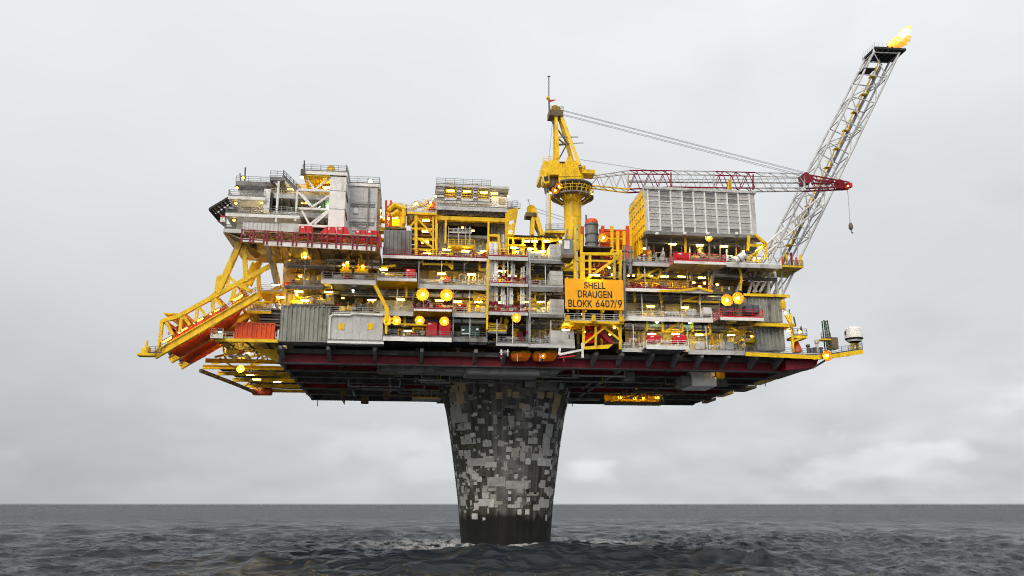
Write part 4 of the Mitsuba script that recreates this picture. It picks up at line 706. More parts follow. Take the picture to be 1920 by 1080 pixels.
for s in (-1, 1):
    beam_part(cr, 'frame_leg', pt(1043, 305, YC) + [0, 1.5 * s, 0], apex + [-.1, .5 * s, 0], .48, M.yellow)
    beam_part(cr, 'frame_leg', pt(1083, 318, YC) + [0, 1.7 * s, 0], apex + [.6, .5 * s, 0], .5, M.yellow)
for a, b in (((1044, 258), (1061, 272)), ((1062, 272), (1047, 300)), ((1034, 226), (1066, 272)), ((1045, 272), (1062, 271))): beam_part(cr, 'frame_brace', pt(*a, YC), pt(*b, YC), .2, M.dark_grey)
part(cr, 'head_platform', MB().box(pt(1028, 213, YC)[0], pt(1054, 213, YC)[0], YC - 1.1, YC + 1.1, pt(1040, 222, YC)[2], pt(1040, 211, YC)[2]), M.brown)
hp = pt(1028, 211, YC); hq = pt(1054, 211, YC)
part(cr + '__head_platform', 'railing', rail_mesh((hp[0], YC - 1.1, hp[2]), (hq[0], YC - 1.1, hp[2]), .8, .6, .05, kick=0), M.dark_grey)
part(cr, 'sheave', MB().tube(pt(1041, 204, YC - .5), pt(1041, 204, YC + .5), .62, 16).tube(pt(1046, 206, YC - .5), pt(1046, 206, YC + .5), .5, 16), M.yellow, smooth=30)
part(cr, 'mast', MB().tube(pt(1030, 218, YC), pt(1029, 182, YC), .13).tube(pt(1029, 182, YC), pt(1029, 146, YC), .09).box(*(lambda p: (p[0] - .2, p[0] + .2, YC - .1, YC + .1, p[2] - .05, p[2] + .12))(pt(1029, 144, YC))), M.dark_grey)
part(cr, 'mast_light', MB().ball(pt(1027.5, 184, YC - .1), .3, 8), M.yellow, smooth=True)
part(cr, 'pennant', MB().hull([pt(1029, 187, YC - .05), pt(1031, 192, YC - .05), pt(1043, 187.5, YC - .05), pt(1041, 186.5, YC - .05), pt(1031, 187, YC + .1), pt(1031, 191, YC + .1)]), M.red)
part(cr, 'antenna_arm', MB().beam(pt(1045, 257, YC - 1), pt(1084, 257, YC - 1), .12).beam(pt(1046, 270, YC - 1), pt(1094, 268, YC - 1), .09).beam(pt(1072, 256, YC - 1), pt(1071, 270, YC - 1), .08), M.cable)
part(cr, 'ladder', MB().beam(pt(1029, 300, YC - 1), pt(1036, 226, YC - 1), .05), M.cable)
part(cr, 'winch', MB().tube(pt(1089, 318, YC - 1), pt(1089, 318, YC + 1), .5, 14).box(pt(1088, 322, YC)[0], pt(1113, 322, YC)[0], YC - 1.2, YC + 1.2, pt(1098, 330, YC)[2], pt(1098, 323, YC)[2]).box(pt(1088, 314, YC)[0], pt(1096, 314, YC)[0], YC - .8, YC + .8, pt(1092, 320, YC)[2], pt(1092, 314, YC)[2]), M.yellow)
# boom: three chords, red and white sections
bp = lambda px, pt_, y: pt(px, pt_, y)
TOPC = [(1110, 332), (1178, 323), (1258, 323.5), (1338, 325), (1412, 327), (1508, 329)]
BOT = [(1106, 350), (1178, 358), (1258, 354), (1338, 355.5), (1412, 356), (1508, 355)]
CM = ['beige', 'maroon', 'light_grey', 'maroon', 'light_grey']
for i in range(5):
    m = M[CM[i]]; tm = M.light_grey if i == 0 else m
    for s in (-1, 1):
        o = np.array([0, s * (.55 if i == 0 else .8), 0]); o2 = np.array([0, s * .8, 0])
        tube_part(cr, 'top_chord', pt(*TOPC[i], YC) + o, pt(*TOPC[i + 1], YC) + o2, .10, tm); tube_part(cr, 'bottom_chord', pt(*BOT[i], YC) + o, pt(*BOT[i + 1], YC) + o2, .13, M[['yellow', 'maroon', 'maroon', 'maroon', 'light_grey'][i]])
        n = 3 if i == 0 else 3
        for j in range(n):
            f = lambda L, t: pt(L[i][0] + (L[i + 1][0] - L[i][0]) * t, L[i][1] + (L[i + 1][1] - L[i][1]) * t, YC) + o2
            beam_part(cr, 'lacing', f(BOT, j / n), f(TOPC, (j + .5) / n), .10 if CM[i] == 'maroon' else .075, m); beam_part(cr, 'lacing', f(TOPC, (j + .5) / n), f(BOT, (j + 1) / n), .10 if CM[i] == 'maroon' else .075, m)
    for L in (TOPC, BOT):
        for j in range(4):
            g = lambda t: pt(L[i][0] + (L[i + 1][0] - L[i][0]) * t, L[i][1] + (L[i + 1][1] - L[i][1]) * t, YC)
            beam_part(cr, 'lacing', g(j / 4) + [0, -.8, 0], g((j + 1) / 4) + [0, .8, 0], .09, tm)
    beam_part(cr, 'section_frame', pt(*TOPC[i + 1], YC - .8), pt(*BOT[i + 1], YC - .8), .2, m); beam_part(cr, 'section_frame', pt(*TOPC[i + 1], YC + .8), pt(*BOT[i + 1], YC + .8), .2, m)
part(cr, 'boom_walkway', MB().beam(pt(1178, 341, YC), pt(1500, 343, YC), .5, .1), M.light_grey)
part(cr, 'boom_hoist_line', MB().tube(pt(1178, 338, YC - .3), pt(1508, 335, YC - .3), .05, 4), M.cable)
part(cr, 'boom_bracket', MB().hull([pt(1366, 336, YC - 1), pt(1372, 336, YC - 1), pt(1372, 356, YC - 1), pt(1363, 357, YC - 1), pt(1366, 336, YC - .8), pt(1372, 336, YC - .8), pt(1372, 356, YC - .8), pt(1363, 357, YC - .8)]), M.yellow)
part(cr, 'boom_head', MB().prism(xz([(1505, 326), (1512, 322), (1528, 334), (1518, 344), (1508, 343)], YC - .9), YC - .9, YC + .9), M.maroon)
for s in (-1, 1):
    for a, b, w in (((1508, 330), (1590, 344), .2), ((1508, 356), (1592, 353), .22), ((1525, 341), (1560, 342), .3)): beam_part(cr, 'jib_chord', pt(*a, YC) + [0, .7 * s, 0], pt(*b, YC) + [0, .5 * s, 0], w, M.maroon)
    for k in range(6): beam_part(cr, 'lacing', pt(1515 + k * 12, 332 + k * 2, YC) + [0, .65 * s, 0], pt(1522 + k * 12, 355, YC) + [0, .65 * s, 0], .10, M.maroon)
part(cr, 'jib_head', MB().tube(pt(1574, 346, YC - .7), pt(1574, 346, YC + .7), .85, 18).tube(pt(1587, 350, YC - .6), pt(1587, 350, YC + .6), .6, 16), M.maroon, smooth=30)
part(cr, 'head_lamp_box', MB().box(*(lambda p: (p[0] - .4, p[0] + .4, YC - .9, YC - .3, p[2] - .35, p[2] + .35))(pt(1589, 350, YC))), M.red)
part(cr, 'hoist_rope', MB().tube(pt(1589, 353, YC), pt(1594, 418, YC), .035, 5), M.cable)
hk = pt(1594.5, 418, YC)
part(cr, 'hook_block', MB().lathe([(0, 0), (.18, 0), (.34, -.4), (.34, -.9), (.16, -1.2), (0, -1.2)], hk, 12), M.brown, smooth=40)
part(cr, 'hook', MB().path([hk + [0, 0, -1.2], hk + [.02, 0, -1.6], hk + [.2, 0, -1.75], hk + [.28, 0, -1.55]], .07, 6), M.dark_grey)
for k, (a, b) in enumerate((((1053, 206), (1512, 324)), ((1053, 207.5), (1508, 325)), ((1055, 214), (1500, 327)), ((1055, 216), (1490, 327)), ((1087, 299), (1240, 323)))):
    part(cr, 'stay_rope', MB().tube(pt(*a, YC + (-.5 if k % 2 else .5)), pt(*b, YC + (-.6 if k % 2 else .6)), .034, 5), M.cable)
# column platform west of the pedestal
cp = thing('mast_platform', 'yellow railed platform with thin ladder beside the crane column', 'platform')
pbox(cp, 'floor', 1023, 432, 1060, 436.5, 9.5, 11.5, 'yellow'); part(cp, 'railing', rail_mesh(pt(1023, 432, 9.5), pt(1058, 431, 9.5), 1.3, .9, .05), M.mid_grey)
tube_part(cp, 'mast', pt(1031, 432, 10), pt(1031, 358, 10), .17, M.yellow)
ld = MB().beam(pt(1024, 432, 10), pt(1024, 352, 10), .06).beam(pt(1028, 432, 10), pt(1028, 352, 10), .06)
for k in range(26): ld.beam(pt(1024, 430 - 3 * k, 10), pt(1028, 430 - 3 * k, 10), .04)
part(cp, 'ladder', ld, M.light_grey)
for a, b in (((1036, 436), (1052, 452)), ((1052, 436), (1054, 455))): beam_part(cp, 'brace', pt(*a, 10), pt(*b, 10), .25, M.yellow)
# second crane, only its head frame shows
c2 = thing('small_crane', 'small yellow crane frame rising behind the roof west of the big crane', 'crane')
for a, b, w in (((999, 394), (997, 444), .55), ((1001, 394), (1016, 444), .6)):
    for s in (-.8, .8): beam_part(c2, 'frame_leg', pt(*a, 16) + [0, s * .5, 0], pt(*b, 16) + [0, s, 0], w, M.yellow)
beam_part(c2, 'frame_brace', pt(991, 403, 16), pt(1008, 436, 16), .24, M.dark_grey)
pbox(c2, 'head_platform', 986, 398, 1006, 405, 15, 17, 'brown'); part(c2, 'sheave', MB().tube(pt(996, 393, 15.5), pt(996, 393, 16.5), .75, 16), M.yellow, smooth=30)
part(c2, 'mast', MB().tube(pt(993, 388, 16), pt(991, 374, 16), .05).beam(pt(987, 375, 16), pt(994, 375, 16), .06), M.cable)
for a, b in (((1002, 390), (1058, 408)), ((1003, 396), (1058, 414))): part(c2, 'stay_rope', MB().tube(pt(*a, 16), pt(*b, 16), .035, 5), M.cable)
pr = thing('pipe_bridge', 'yellow beam bridge with dark top between louvred module and crane column', 'pipe bridge')
pbox(pr, 'deck', 952, 442, 1054, 444.5, 3, 9, 'black'); pbox(pr, 'beam', 952, 445, 1054, 449, 3.2, 3.8, 'yellow'); pbox(pr, 'beam', 955, 458, 985, 461, 2.4, 2.8, 'yellow')
for px in (952, 962, 980, 1003, 1018, 1046): beam_part(pr, 'post', pt(px, 446, 3), pt(px, 486, 3), .32, M.yellow)
for a, b in (((1018, 455), (1052, 450)),): beam_part(pr, 'brace', pt(*a, 2.6), pt(*b, 2.6), .22, M.yellow)
pbox(pr, 'backing', 954, 449, 1030, 488, 7, 7.2, 'brown')

# ---------------------------------------------------------------- big louvred box
bb = thing('exhaust_box', 'big grey panelled box with yellow side, standing above the east decks', 'equipment enclosure')
YB0 = 1.0
TL, TR, BL, BR = pt(1207, 353, YB0), pt(1414, 362, YB0), pt(1211, 435, YB0), pt(1419, 438.5, YB0)
bx0, bx1, bz0, bz1 = (TL[0] + BL[0]) / 2, (TR[0] + BR[0]) / 2, (BL[2] + BR[2]) / 2, (TL[2] + TR[2]) / 2; by1 = YB0 + 8.2
part(bb, 'core', MB().box(bx0 + .15, bx1 - .15, YB0 + .4, by1, bz0 + .1, bz1 - .15), M.mid_grey)
part(bb, 'roof', MB().box(bx0 - .05, bx1 + .2, YB0 - .25, by1, bz1 - .14, bz1 + .25), M.light_grey)
NC, rows = 9, [0, .115, .225, .34, .50, .655, .815, 1.0]                      # from the bottom up
gx0, gx1 = bx0 + .5, bx1 - .8; H_ = bz1 - bz0 - .25
rr = [0.0, .13, .295, .44, .60, .735, .865, 1.0]
for i in range(NC):
    for j in range(7):
        a, b = gx0 + (gx1 - gx0) * i / NC + .1, gx0 + (gx1 - gx0) * (i + 1) / NC - .1; z0_, z1_ = bz0 + H_ * rr[j] + .06, bz0 + H_ * rr[j + 1] - .06; mb = MB(); n = 3
        dark = i % 2 == 1 and j in (0, 5, 6); P = []
        n = 2
        for k in range(n): zz = z0_ + (z1_ - z0_) * k / n; P += [(YB0 + .02, zz), (YB0 + .13, zz + .02)] if 0 else [(YB0 + .03, zz), (YB0 + .065, zz + (z1_ - z0_) / n - .02)]
        P.append((YB0 + .03, z1_)); m = len(P); v = [(x, y, z) for x in (a, b) for y, z in P]; q = np.arange(m - 1)
        part(bb, 'louvre_panel', mb.raw(v, np.stack([q, q + m, q + m + 1, q + 1], 1)), M.panel_dark if dark else M.panel)
for i in range(NC + 1): xx = gx0 + (gx1 - gx0) * i / NC; part(bb, 'mullion', MB().box(xx - .1, xx + .1, YB0 - .12, YB0 + .39, bz0, bz1 - .16), M.white)
for j, f in enumerate(rr):
    for i in range(NC): a, b = gx0 + (gx1 - gx0) * i / NC + .102, gx0 + (gx1 - gx0) * (i + 1) / NC - .102; part(bb, 'transom', MB().box(a, b, YB0 - .05, YB0 + .38, bz0 + H_ * f - .06, bz0 + H_ * f + .06), M.white if j in (5,) else M.light_grey)
part(bb, 'end_post', MB().box(bx0, gx0 - .12, YB0, YB0 + .39, bz0, bz1 - .15), M.light_grey); part(bb, 'end_post', MB().box(gx1 + .12, bx1, YB0 - .02, YB0 + .39, bz0, bz1 - .15), M.light_grey)
part(bb, 'base_rail', MB().box(bx0 - .1, bx1 + .1, YB0 - .15, by1, bz0 - .5, bz0 - .003), M.mid_grey)
ny = 7
for i in range(ny):
    a, b = YB0 + .05 + (by1 - YB0) * i / ny, YB0 + (by1 - YB0) * (i + 1) / ny - .05; part(bb, 'side_panel', MB().box(bx0 - .06, bx0 + .148, a, b, bz0 - 2.6 if i > 1 else bz0 - .5, bz1 - .16), M.yellow)
    part(bb, 'side_rib', MB().box(bx0 - .2, bx0 - .061, b - .12, b + .04, bz0 - 2.6 if i > 1 else bz0 - .5, bz1 - .16), M.yellow)
for z in np.linspace(bz0 + 1, bz1 - 1, 4): part(bb, 'side_rail', MB().box(bx0 - .16, bx0 - .062, YB0 + .1, by1 - .1, z - .06, z + .06), M.beige)
for px in (1232, 1284, 1327, 1381): tube_part(bb, 'lug', pt(px, 436, YB0 - .2), pt(px, 440, YB0 - .2), .25, M.white)
for px in (1212, 1258, 1285, 1330, 1350, 1395): beam_part(bb, 'leg', pt(px, 439, 2.2), pt(px, 496, 2.2), .22 if px != 1285 else .3, M.mid_grey if px not in (1285,) else M.yellow)
for py in (453, 457): pbox(bb, 'pipe_rack', 1206, py, 1400, py + 2, 2.5, 2.8, 'mid_grey')
rng = random.Random(12)
for k in range(26):
    px = rng.uniform(1215, 1400); y = rng.uniform(2.4, 6); a, b = sorted((rng.uniform(442, 470), rng.uniform(450, 494))); tube_part(bb, 'stub_pipe', pt(px, a, y), pt(px, b, y), rng.choice([.06, .1, .16]), M[rng.choice(['mid_grey', 'light_grey', 'yellow', 'beige', 'steel'])])
for a, b in (((1415, 440), (1437, 458)), ((1437, 458), (1436, 486)), ((1402, 460), (1436, 460)), ((1430, 462), (1408, 484)), ((1404, 442), (1402, 470))): beam_part(bb, 'corner_frame', pt(*a, .6), pt(*b, .6), .34, M.yellow)
part(bb, 'corner_plate', MB().prism(xz([(1408, 441), (1418, 441), (1430, 453), (1402, 456)], 1.2), 1.2, 1.4), M.brown)
for a, b, mat in (((1208, 447), (1208, 496), 'yellow'), ((1185, 438), (1185, 490), 'yellow')): beam_part(bb, 'leg', pt(*a, 5), pt(*b, 5), .4, M[mat])
for k, (a, b, c, d, mm, lb) in enumerate(((1213, 468, 1222, 490, 'yellow', 'yellow upright vessel at the west foot of the big louvred box'), (1240, 471, 1247, 490, 'light_grey', 'slim grey upright vessel under the big louvred box'), (1307, 464, 1318, 480, 'beige', 'short beige vessel behind the red balcony railing'))):
    t = thing('vessel', lb, 'vessel'); u = fr(a, b, c, d, 3); cx = (u[0] + u[1]) / 2; r = (u[1] - u[0]) / 2
    part(t, 'shell', MB().lathe([(0, u[2]), (r, u[2] + .15), (r, u[3] - r * .5), (r * .6, u[3] - .1), (0, u[3])], (cx, 3, 0), 16), M[mm], smooth=40); part(t, 'nozzle', MB().tube((cx, 3, u[3] - .1), (cx, 3, u[3] + .5), .12).tube((cx, 3 - r - .3, u[2] + .9), (cx, 3, u[2] + .9), .12), M.steel)
dl = thing('davit_boat_cover', 'white rolled cover on a slanted yellow rack beside the flare tower foot', 'rolled cover'); part(dl, 'roll', MB().tube(pt(1377, 490, -.2), pt(1396, 478, -.2), .55, 14), M.white, smooth=40); part(dl, 'strap', MB().tube(pt(1383, 486.3, -.2), pt(1385, 485, -.2), .58, 14), M.mid_grey); part(dl, 'rack', MB().beam(pt(1400, 485, .2), pt(1424, 468, .2), .25).beam(pt(1404, 492, .2), pt(1404, 482, .2), .2).beam(pt(1418, 492, .2), pt(1418, 473, .2), .2), M.yellow)

# ---------------------------------------------------------------- flare tower
ft = thing('flare_tower', 'tall leaning white lattice flare tower at the east end with dark top platform', 'flare tower')
YF = 17.0
La, Lb, Ra, Rb = pt(1440, 497, YF), pt(1638, 98, YF), pt(1467, 553, YF), pt(1686, 100, YF)
chords = []
for s in (0, 1):
    o0, o1 = np.array([0, 5.2 * s, 0]), np.array([0, 3.4 * s, 0])
    chords += [(La + o0, Lb + o1), (Ra + o0, Rb + o1)]
ch = [lambda t, c=c: c[0] * (1 - t) + c[1] * t for c in chords]
for c in chords: tube_part(ft, 'chord', c[0], c[1], .19, M.light_grey, 10)
NB = 9
ts = np.linspace(0, 1, NB + 1)
for j in range(NB):
    a, b = ts[j], ts[j + 1]
    for p, q in ((0, 1), (2, 3), (0, 2), (1, 3)):
        tube_part(ft, 'tie', ch[p](b), ch[q](b), .10, M.light_grey, 6)
        s, e = (p, q) if j % 2 else (q, p); tube_part(ft, 'brace', ch[s](a), ch[e](b), .10, M.light_grey, 6)
mid = lambda t, u, v: (ch[0](t) * (1 - u) + ch[1](t) * u) * (1 - v) + (ch[2](t) * (1 - u) + ch[3](t) * u) * v
for k, (u_, v_, r) in enumerate(((.62, .5, .22), (.72, .75, .18), (.55, .8, .14))): part(ft, 'riser_pipe', MB().tube(mid(0, u_, v_), mid(.97, u_, v_), r, 9), M.light_grey if k else M.mid_grey, smooth=40)
for j in range(11):
    t = .07 + j * .083; c = mid(t, .48, .35); part(ft, 'rest_platform', MB().box(c[0] - .5, c[0] + .6, c[1] - .5, c[1] + .5, c[2] - .06, c[2] + .03).beam(c + [-.5, -.5, 1], c + [.6, -.5, 1], .06), M.yellow)
    c2_ = mid(t + .083, .48, .35); beam_part(ft, 'ladder', c + [.4, 0, 0], c2_ + [-.3, 0, 0], .16, M.yellow)
# lower strut truss leaning in from the roof
for s in (0, 1):
    o = np.array([0, 2.2 * s, 0]); a0, a1, b0, b1 = pt(1428, 470, YF) + o, pt(1543, 362, YF) + o, pt(1438, 492, YF) + o, pt(1556, 378, YF) + o
    tube_part(ft, 'strut_chord', pt(1428, 466, YF) + o, pt(1541, 366, YF) + o, .15, M.white); tube_part(ft, 'strut_chord', pt(1432, 480, YF) + o, pt(1545, 382, YF) + o, .15, M.white)
    for j in range(10):
        f = lambda A, B, t: pt(*A, YF) * (1 - t) + pt(*B, YF) * t + o
        beam_part(ft, 'brace', f((1428, 466), (1541, 366), j / 10), f((1432, 480), (1545, 382), (j + .5) / 10), .1, M.white); beam_part(ft, 'brace', f((1432, 480), (1545, 382), (j + .5) / 10), f((1428, 466), (1541, 366), (j + 1) / 10), .1, M.white)
for a, b in (((1447, 481), (1440, 497)), ((1447, 481), (1511, 359))): pass
p, q = pt(1466, 497, YF - 2.5), pt(1506, 492, YF - 2.5)
part(ft, 'foot_platform', MB().box(p[0], q[0], YF - 2.5, YF + 4, p[2] - .3, p[2]), M.yellow); part(ft, 'railing', rail_mesh((p[0], YF - 2.4, p[2]), (q[0], YF - 2.4, p[2]), 1.2, 1, .06), M.dark_grey)
for k in range(5): part(ft, 'valve', MB().tube(p + [.5 + k * .8, .8, 0], p + [.5 + k * .8, .8, 1.6 + (k % 3) * .4], .18), M[['orange', 'yellow', 'maroon'][k % 3]])
# top platform seen from below
hx0, hx1 = pt(1641, 90, YF - .5)[0], pt(1699, 92, YF - .5)[0]; tz = pt(1670, 92.5, YF - .5)[2]
part(ft, 'head_platform', MB().box(hx0, hx1, YF - .5, YF + 3.9, tz, tz + .4), M.black)
for i in range(5): part(ft + '__head_platform', 'beam', MB().box(hx0 + .3 + i * 1.1, hx0 + .45 + i * 1.1, YF - .3, YF + 3.7, tz - .25, tz - .003), M.dark_grey)
for i in range(4):
    part(ft, 'head_post', MB().beam(ch[i](1.0), ch[i](1.0) + [.25, 0, .9], .25), M.white)
for k in range(8): part(ft + '__head_platform', 'lightning_rod', MB().tube((hx0 + .05, YF - .4 + k * .6, tz + .38), (hx0, YF - .4 + k * .6, tz + 1.3), .03, 4).tube((hx0 + k * .8, YF - .4, tz + .38), (hx0 + k * .8, YF - .4, tz + 1.3), .03, 4), M.cable)
part(ft, 'upper_landing', MB().box(*(lambda c: (c[0] - 1.5, c[0] + .5, c[1] - 1.3, c[1] + 1.0, c[2] - .12, c[2] + .05))(mid(.92, .25, .3))), M.black)
part(ft, 'burner_tip', MB().lathe([(.35, 0), (.35, .9), (.5, 1.0), (.5, 1.2), (0, 1.2)], (hx1 - 2.2, YF + .5, tz + .4), 14), M.dark_grey, smooth=40)
for a, b in (((1443, 497), (1440, 556)), ((1420, 500), (1402, 553)), ((1398, 502), (1376, 560)), ((1437, 505), (1412, 548)), ((1452, 510), (1458, 550)), ((1424, 548), (1440, 520)), ((1405, 512), (1418, 548))): beam_part(ft, 'foot_strut', pt(*a, 3), pt(*b, 3), .34, M.light_grey)
# the flame: a bright body with ragged tongues
fl = thing('gas_flame', 'bright yellow-white gas flame blowing sideways off the flare tower top', 'flame')
def flame_tongue(pts, rads, col, k):
    mb = MB(); P = np.array(pts); N = 16; V = []; n = 22
    tt = np.linspace(0, len(P) - 1, n)
    for i, t in enumerate(tt):
        c = np.array([np.interp(t, range(len(P)), P[:, d]) for d in range(3)]); r = np.interp(t, range(len(P)), rads)
        for a in np.arange(N) * 2 * np.pi / N: V.append(c + np.array([-.62 * math.cos(a), math.sin(a), .62 * math.cos(a)]) * r * (1 + .30 * math.sin(3 * a + 2.9 * t + k) * math.sin(t * 4.3 + k) + .18 * math.sin(5 * a - 6.1 * t + 2 * k)))
    F = [[i * N + j, i * N + (j + 1) % N, (i + 1) * N + (j + 1) % N, (i + 1) * N + j] for i in range(n - 1) for j in range(N)]
    mb.raw(V, [q[::-1] for q in F]); d = mikit.ply(mb.mesh(), {'type': 'diffuse', 'reflectance': {'type': 'rgb', 'value': [0.5, 0.4, 0.3]}}, smooth=True); key = fl + '__tongue' + (f'_{k:03d}' if k else ''); scene[key] = {**d, 'emitter': {'type': 'area', 'sampling_weight': .3, 'radiance': {'type': 'rgb', 'value': [c / 5 for c in col]}}}
B0 = pt(1671, 90, YF + .5)
FP = lambda px, py: pt(px, py, YF + .5)
for k, (P_, R_, C_) in enumerate((
    ([(1675, 81), (1683, 75), (1692, 67), (1700, 61), (1705, 58)], [.35, .72, .86, .7, .15], (5, 3.9, 1.9)),
    ([(1664, 89), (1670, 85), (1677, 80), (1685, 74), (1694, 65)], [.3, .6, .8, .75, .1], (2.6, .92, .07)),
    ([(1673, 89), (1681, 85), (1691, 79), (1700, 71), (1706, 63)], [.3, .62, .85, .7, .05], (2.2, .50, .02)),
    ([(1686, 68), (1695, 61), (1704, 54), (1707, 49)], [.4, .7, .65, .1], (2.8, 1.15, .09)),
    ([(1680, 90), (1684, 85), (1686, 79)], [.25, .4, .08], (1.5, .2, .01)),
    ([(1668, 90), (1668, 86), (1673, 79), (1682, 71), (1690, 64)], [.25, .4, .5, .45, .05], (2.0, .45, .02)),
    ([(1697, 68), (1704, 61), (1709, 54)], [.45, .6, .1], (1.9, .36, .02)),
    ([(1700, 58), (1706, 52), (1710, 50)], [.3, .4, .08], (3, 1.6, .15)))): flame_tongue([FP(*q) + np.array([0, -.25 if k == 0 else 0.1 * k - .3, 0]) for q in P_], R_, C_, k)

# ---------------------------------------------------------------- name board and yellow stair tower
sg = thing('name_board', 'large yellow-orange name board with three lines of dark lettering', 'sign')
u = fr(1059.5, 523.5, 1169.5, 580.5, -1.4); part(sg, 'panel', MB().cbox(u[0], u[1], -1.4, -1.25, u[2], u[3], .03), M.sign)
for i in range(4): xx = u[0] + .4 + i * (u[1] - u[0] - .8) / 3; part(sg, 'back_post', MB().box(xx - .1, xx + .1, -1.247, -1.0, u[2] - .3, u[3] + .2), M.yellow)
for txt, a, b, c, d in (('SHELL', 1094.5, 1135, 529.5, 541), ('DRAUGEN', 1083.5, 1147.5, 545.5, 558), ('BLOKK', 1065.5, 1110, 562.5, 575.5), ('6407', 1117, 1151.5, 563, 576), ('/', 1151.5, 1157, 562, 577.5), ('9', 1158.5, 1166.5, 563, 576.5)):
    tm = meshkit.text_mesh(txt, 1.0, 0.03, bold=txt != '/'); v = np.array(tm.vertices); uu = fr(a, c, b, d, -1.42)
    nrm = (v[:, 0] - v[:, 0].min()) / np.ptp(v[:, 0]); cap = v[:, 1] if txt != '/' else (v[:, 1] - v[:, 1].min()) / np.ptp(v[:, 1])
    part(sg, 'lettering', (np.stack([uu[0] + nrm * (uu[1] - uu[0]), -1.403 - v[:, 2], uu[2] + cap * (uu[3] - uu[2])], 1), tm.faces), M.lettering)
stw = thing('stair_tower', 'yellow braced stair tower with maroon stairs above and below the name board', 'stair tower')
YS = -.6
for px, a, b in ((1094, 474, 655), (1163, 470, 655), (1106, 474, 522), (1090, 440, 525), (1152, 478, 524), (1078, 415, 524)): beam_part(stw, 'post', pt(px, a, YS), pt(px, b, YS), .34, M.yellow)
for px in (1094, 1163, 1128): beam_part(stw, 'post', pt(px, 474, 4), pt(px, 655, 4), .3, M.yellow)
for a, b, w in (((1088, 476), (1166, 477), .4), ((1162, 480), (1100, 523), .36), ((1094, 489), (1150, 490), .22), ((1123, 606), (1166, 641), .26), ((1144, 606), (1096, 644), .26), ((1117, 606), (1117, 648), .3), ((1160, 607), (1164, 642), .35), ((1094, 505), (1118, 505), .2)): beam_part(stw, 'brace', pt(*a, YS), pt(*b, YS), w, M.yellow)
def stair(h, a, b, y0, y1, mat, n=9, w=.35):
    A_, B_ = pt(*a, y0), pt(*b, y0); o = np.array([0, y1 - y0, 0])
    part(h, 'stringer', MB().beam(A_, B_, .1, w), mat); part(h, 'stringer', MB().beam(A_ + o, B_ + o, .1, w), mat)
    for k in range(n): c = A_ + (B_ - A_) * (k + .5) / n; part(h, 'tread', MB().box(c[0] - .17, c[0] + .17, y0 + .06, y1 - .06, c[2] - .03, c[2] + .04), mat)
    part(h, 'railing', rail_mesh(A_ + [0, 0, .1], B_ + [0, 0, .1], 1.1, .8, .06, kick=0), mat)
stair(stw, (1108, 510), (1152, 483), .4, 1.6, M.maroon); stair(stw, (1118, 512), (1138, 524), 2, 3.2, M.maroon, 5); stair(stw, (1115, 612), (1147, 642), 0, 1.2, M.maroon, 10, .45)
for a, b, c, d, y0, m in ((1094, 500, 1114, 502, .4, 'maroon'), (1096, 515, 1122, 517, 1.8, 'maroon'), (1094, 610, 1117, 612.5, .2, 'maroon'), (1144, 641, 1170, 644, 0, 'brown'), (1100, 486, 1160, 488, 2, 'brown')): pbox(stw, 'landing', a, b, c, d, y0, y0 + 2.6, m)
pbox(stw, 'back', 1094, 480, 1162, 522, 5, 5.2, 'brown'); pbox(stw, 'back', 1094, 606, 1164, 650, 5, 5.2, 'dark_grey')
u = fr(1059, 602, 1170, 606, -1.6); part(stw, 'base_platform', MB().box(u[0], u[1], -1.6, 4, u[2], u[3]), M.yellow); part(stw, 'railing', rail_mesh((u[0], -1.55, u[3]), (u[1], -1.55, u[3]), 1.3, 1.3, .06), M.light_grey)
for px in (1064, 1113, 1166): c = pt(px, 597, -1.7); part(stw, 'ballast', MB().hull([(c[0] + s * w, y, c[2] + z) for s in (-1, 1) for w, z in ((.35, -.45), (.2, .45)) for y in (-1.9, -1.62)]), M.yellow)
part(stw, 'chute', MB().hull([pt(1096, 650, -.8), pt(1096, 655, -.8), pt(1140, 654, -.8), pt(1150, 645, -.8), pt(1096, 650, 2), pt(1096, 655, 2), pt(1140, 654, 2), pt(1150, 645, 2)]), M.yellow)
t = thing('equipment_locker', 'red locker inside the stair tower under the name board', 'locker'); pbox(t, 'body', 1097, 624, 1116, 643, 2.4, 4, 'red')
# slim white mast pipe beside the crane column
t = thing('riser_pipe', 'white upright pipe that climbs past the name board to the crane column', 'pipe'); tube_part(t, 'pipe', pt(1080, 421, -.2), pt(1081.5, 524, -.2), .22, M.white); part(t, 'bend', MB().path([pt(1080, 421, -.2), pt(1078, 412, .5), pt(1074, 410, 2)], .2), M.yellow)
for k in range(5): part(t, 'clamp', MB().tube(pt(1080.2 + k * .3, 430 + k * 20, -.2), pt(1080.2 + k * .3, 431 + k * 20, -.2), .3), M.dark_grey)
for k, (px, a, b, lb) in enumerate(((1171, 460, 690, 'tall grey pipe along the east edge of the name board'), (1182, 462, 515, 'short grey standpipe east of the stair tower'))):
    t = thing('riser_pipe', lb, 'pipe'); tube_part(t, 'pipe', pt(px, a, -.4), pt(px + (0 if k else .5), b if k else 596, -.4), .25 if k else .22, M.mid_grey); part(t, 'flange', MB().tube(pt(px, a + 10, -.4), pt(px, a + 11.5, -.4), .4).tube(pt(px, a + 30, -.4), pt(px, a + 31.5, -.4), .4), M.mid_grey)

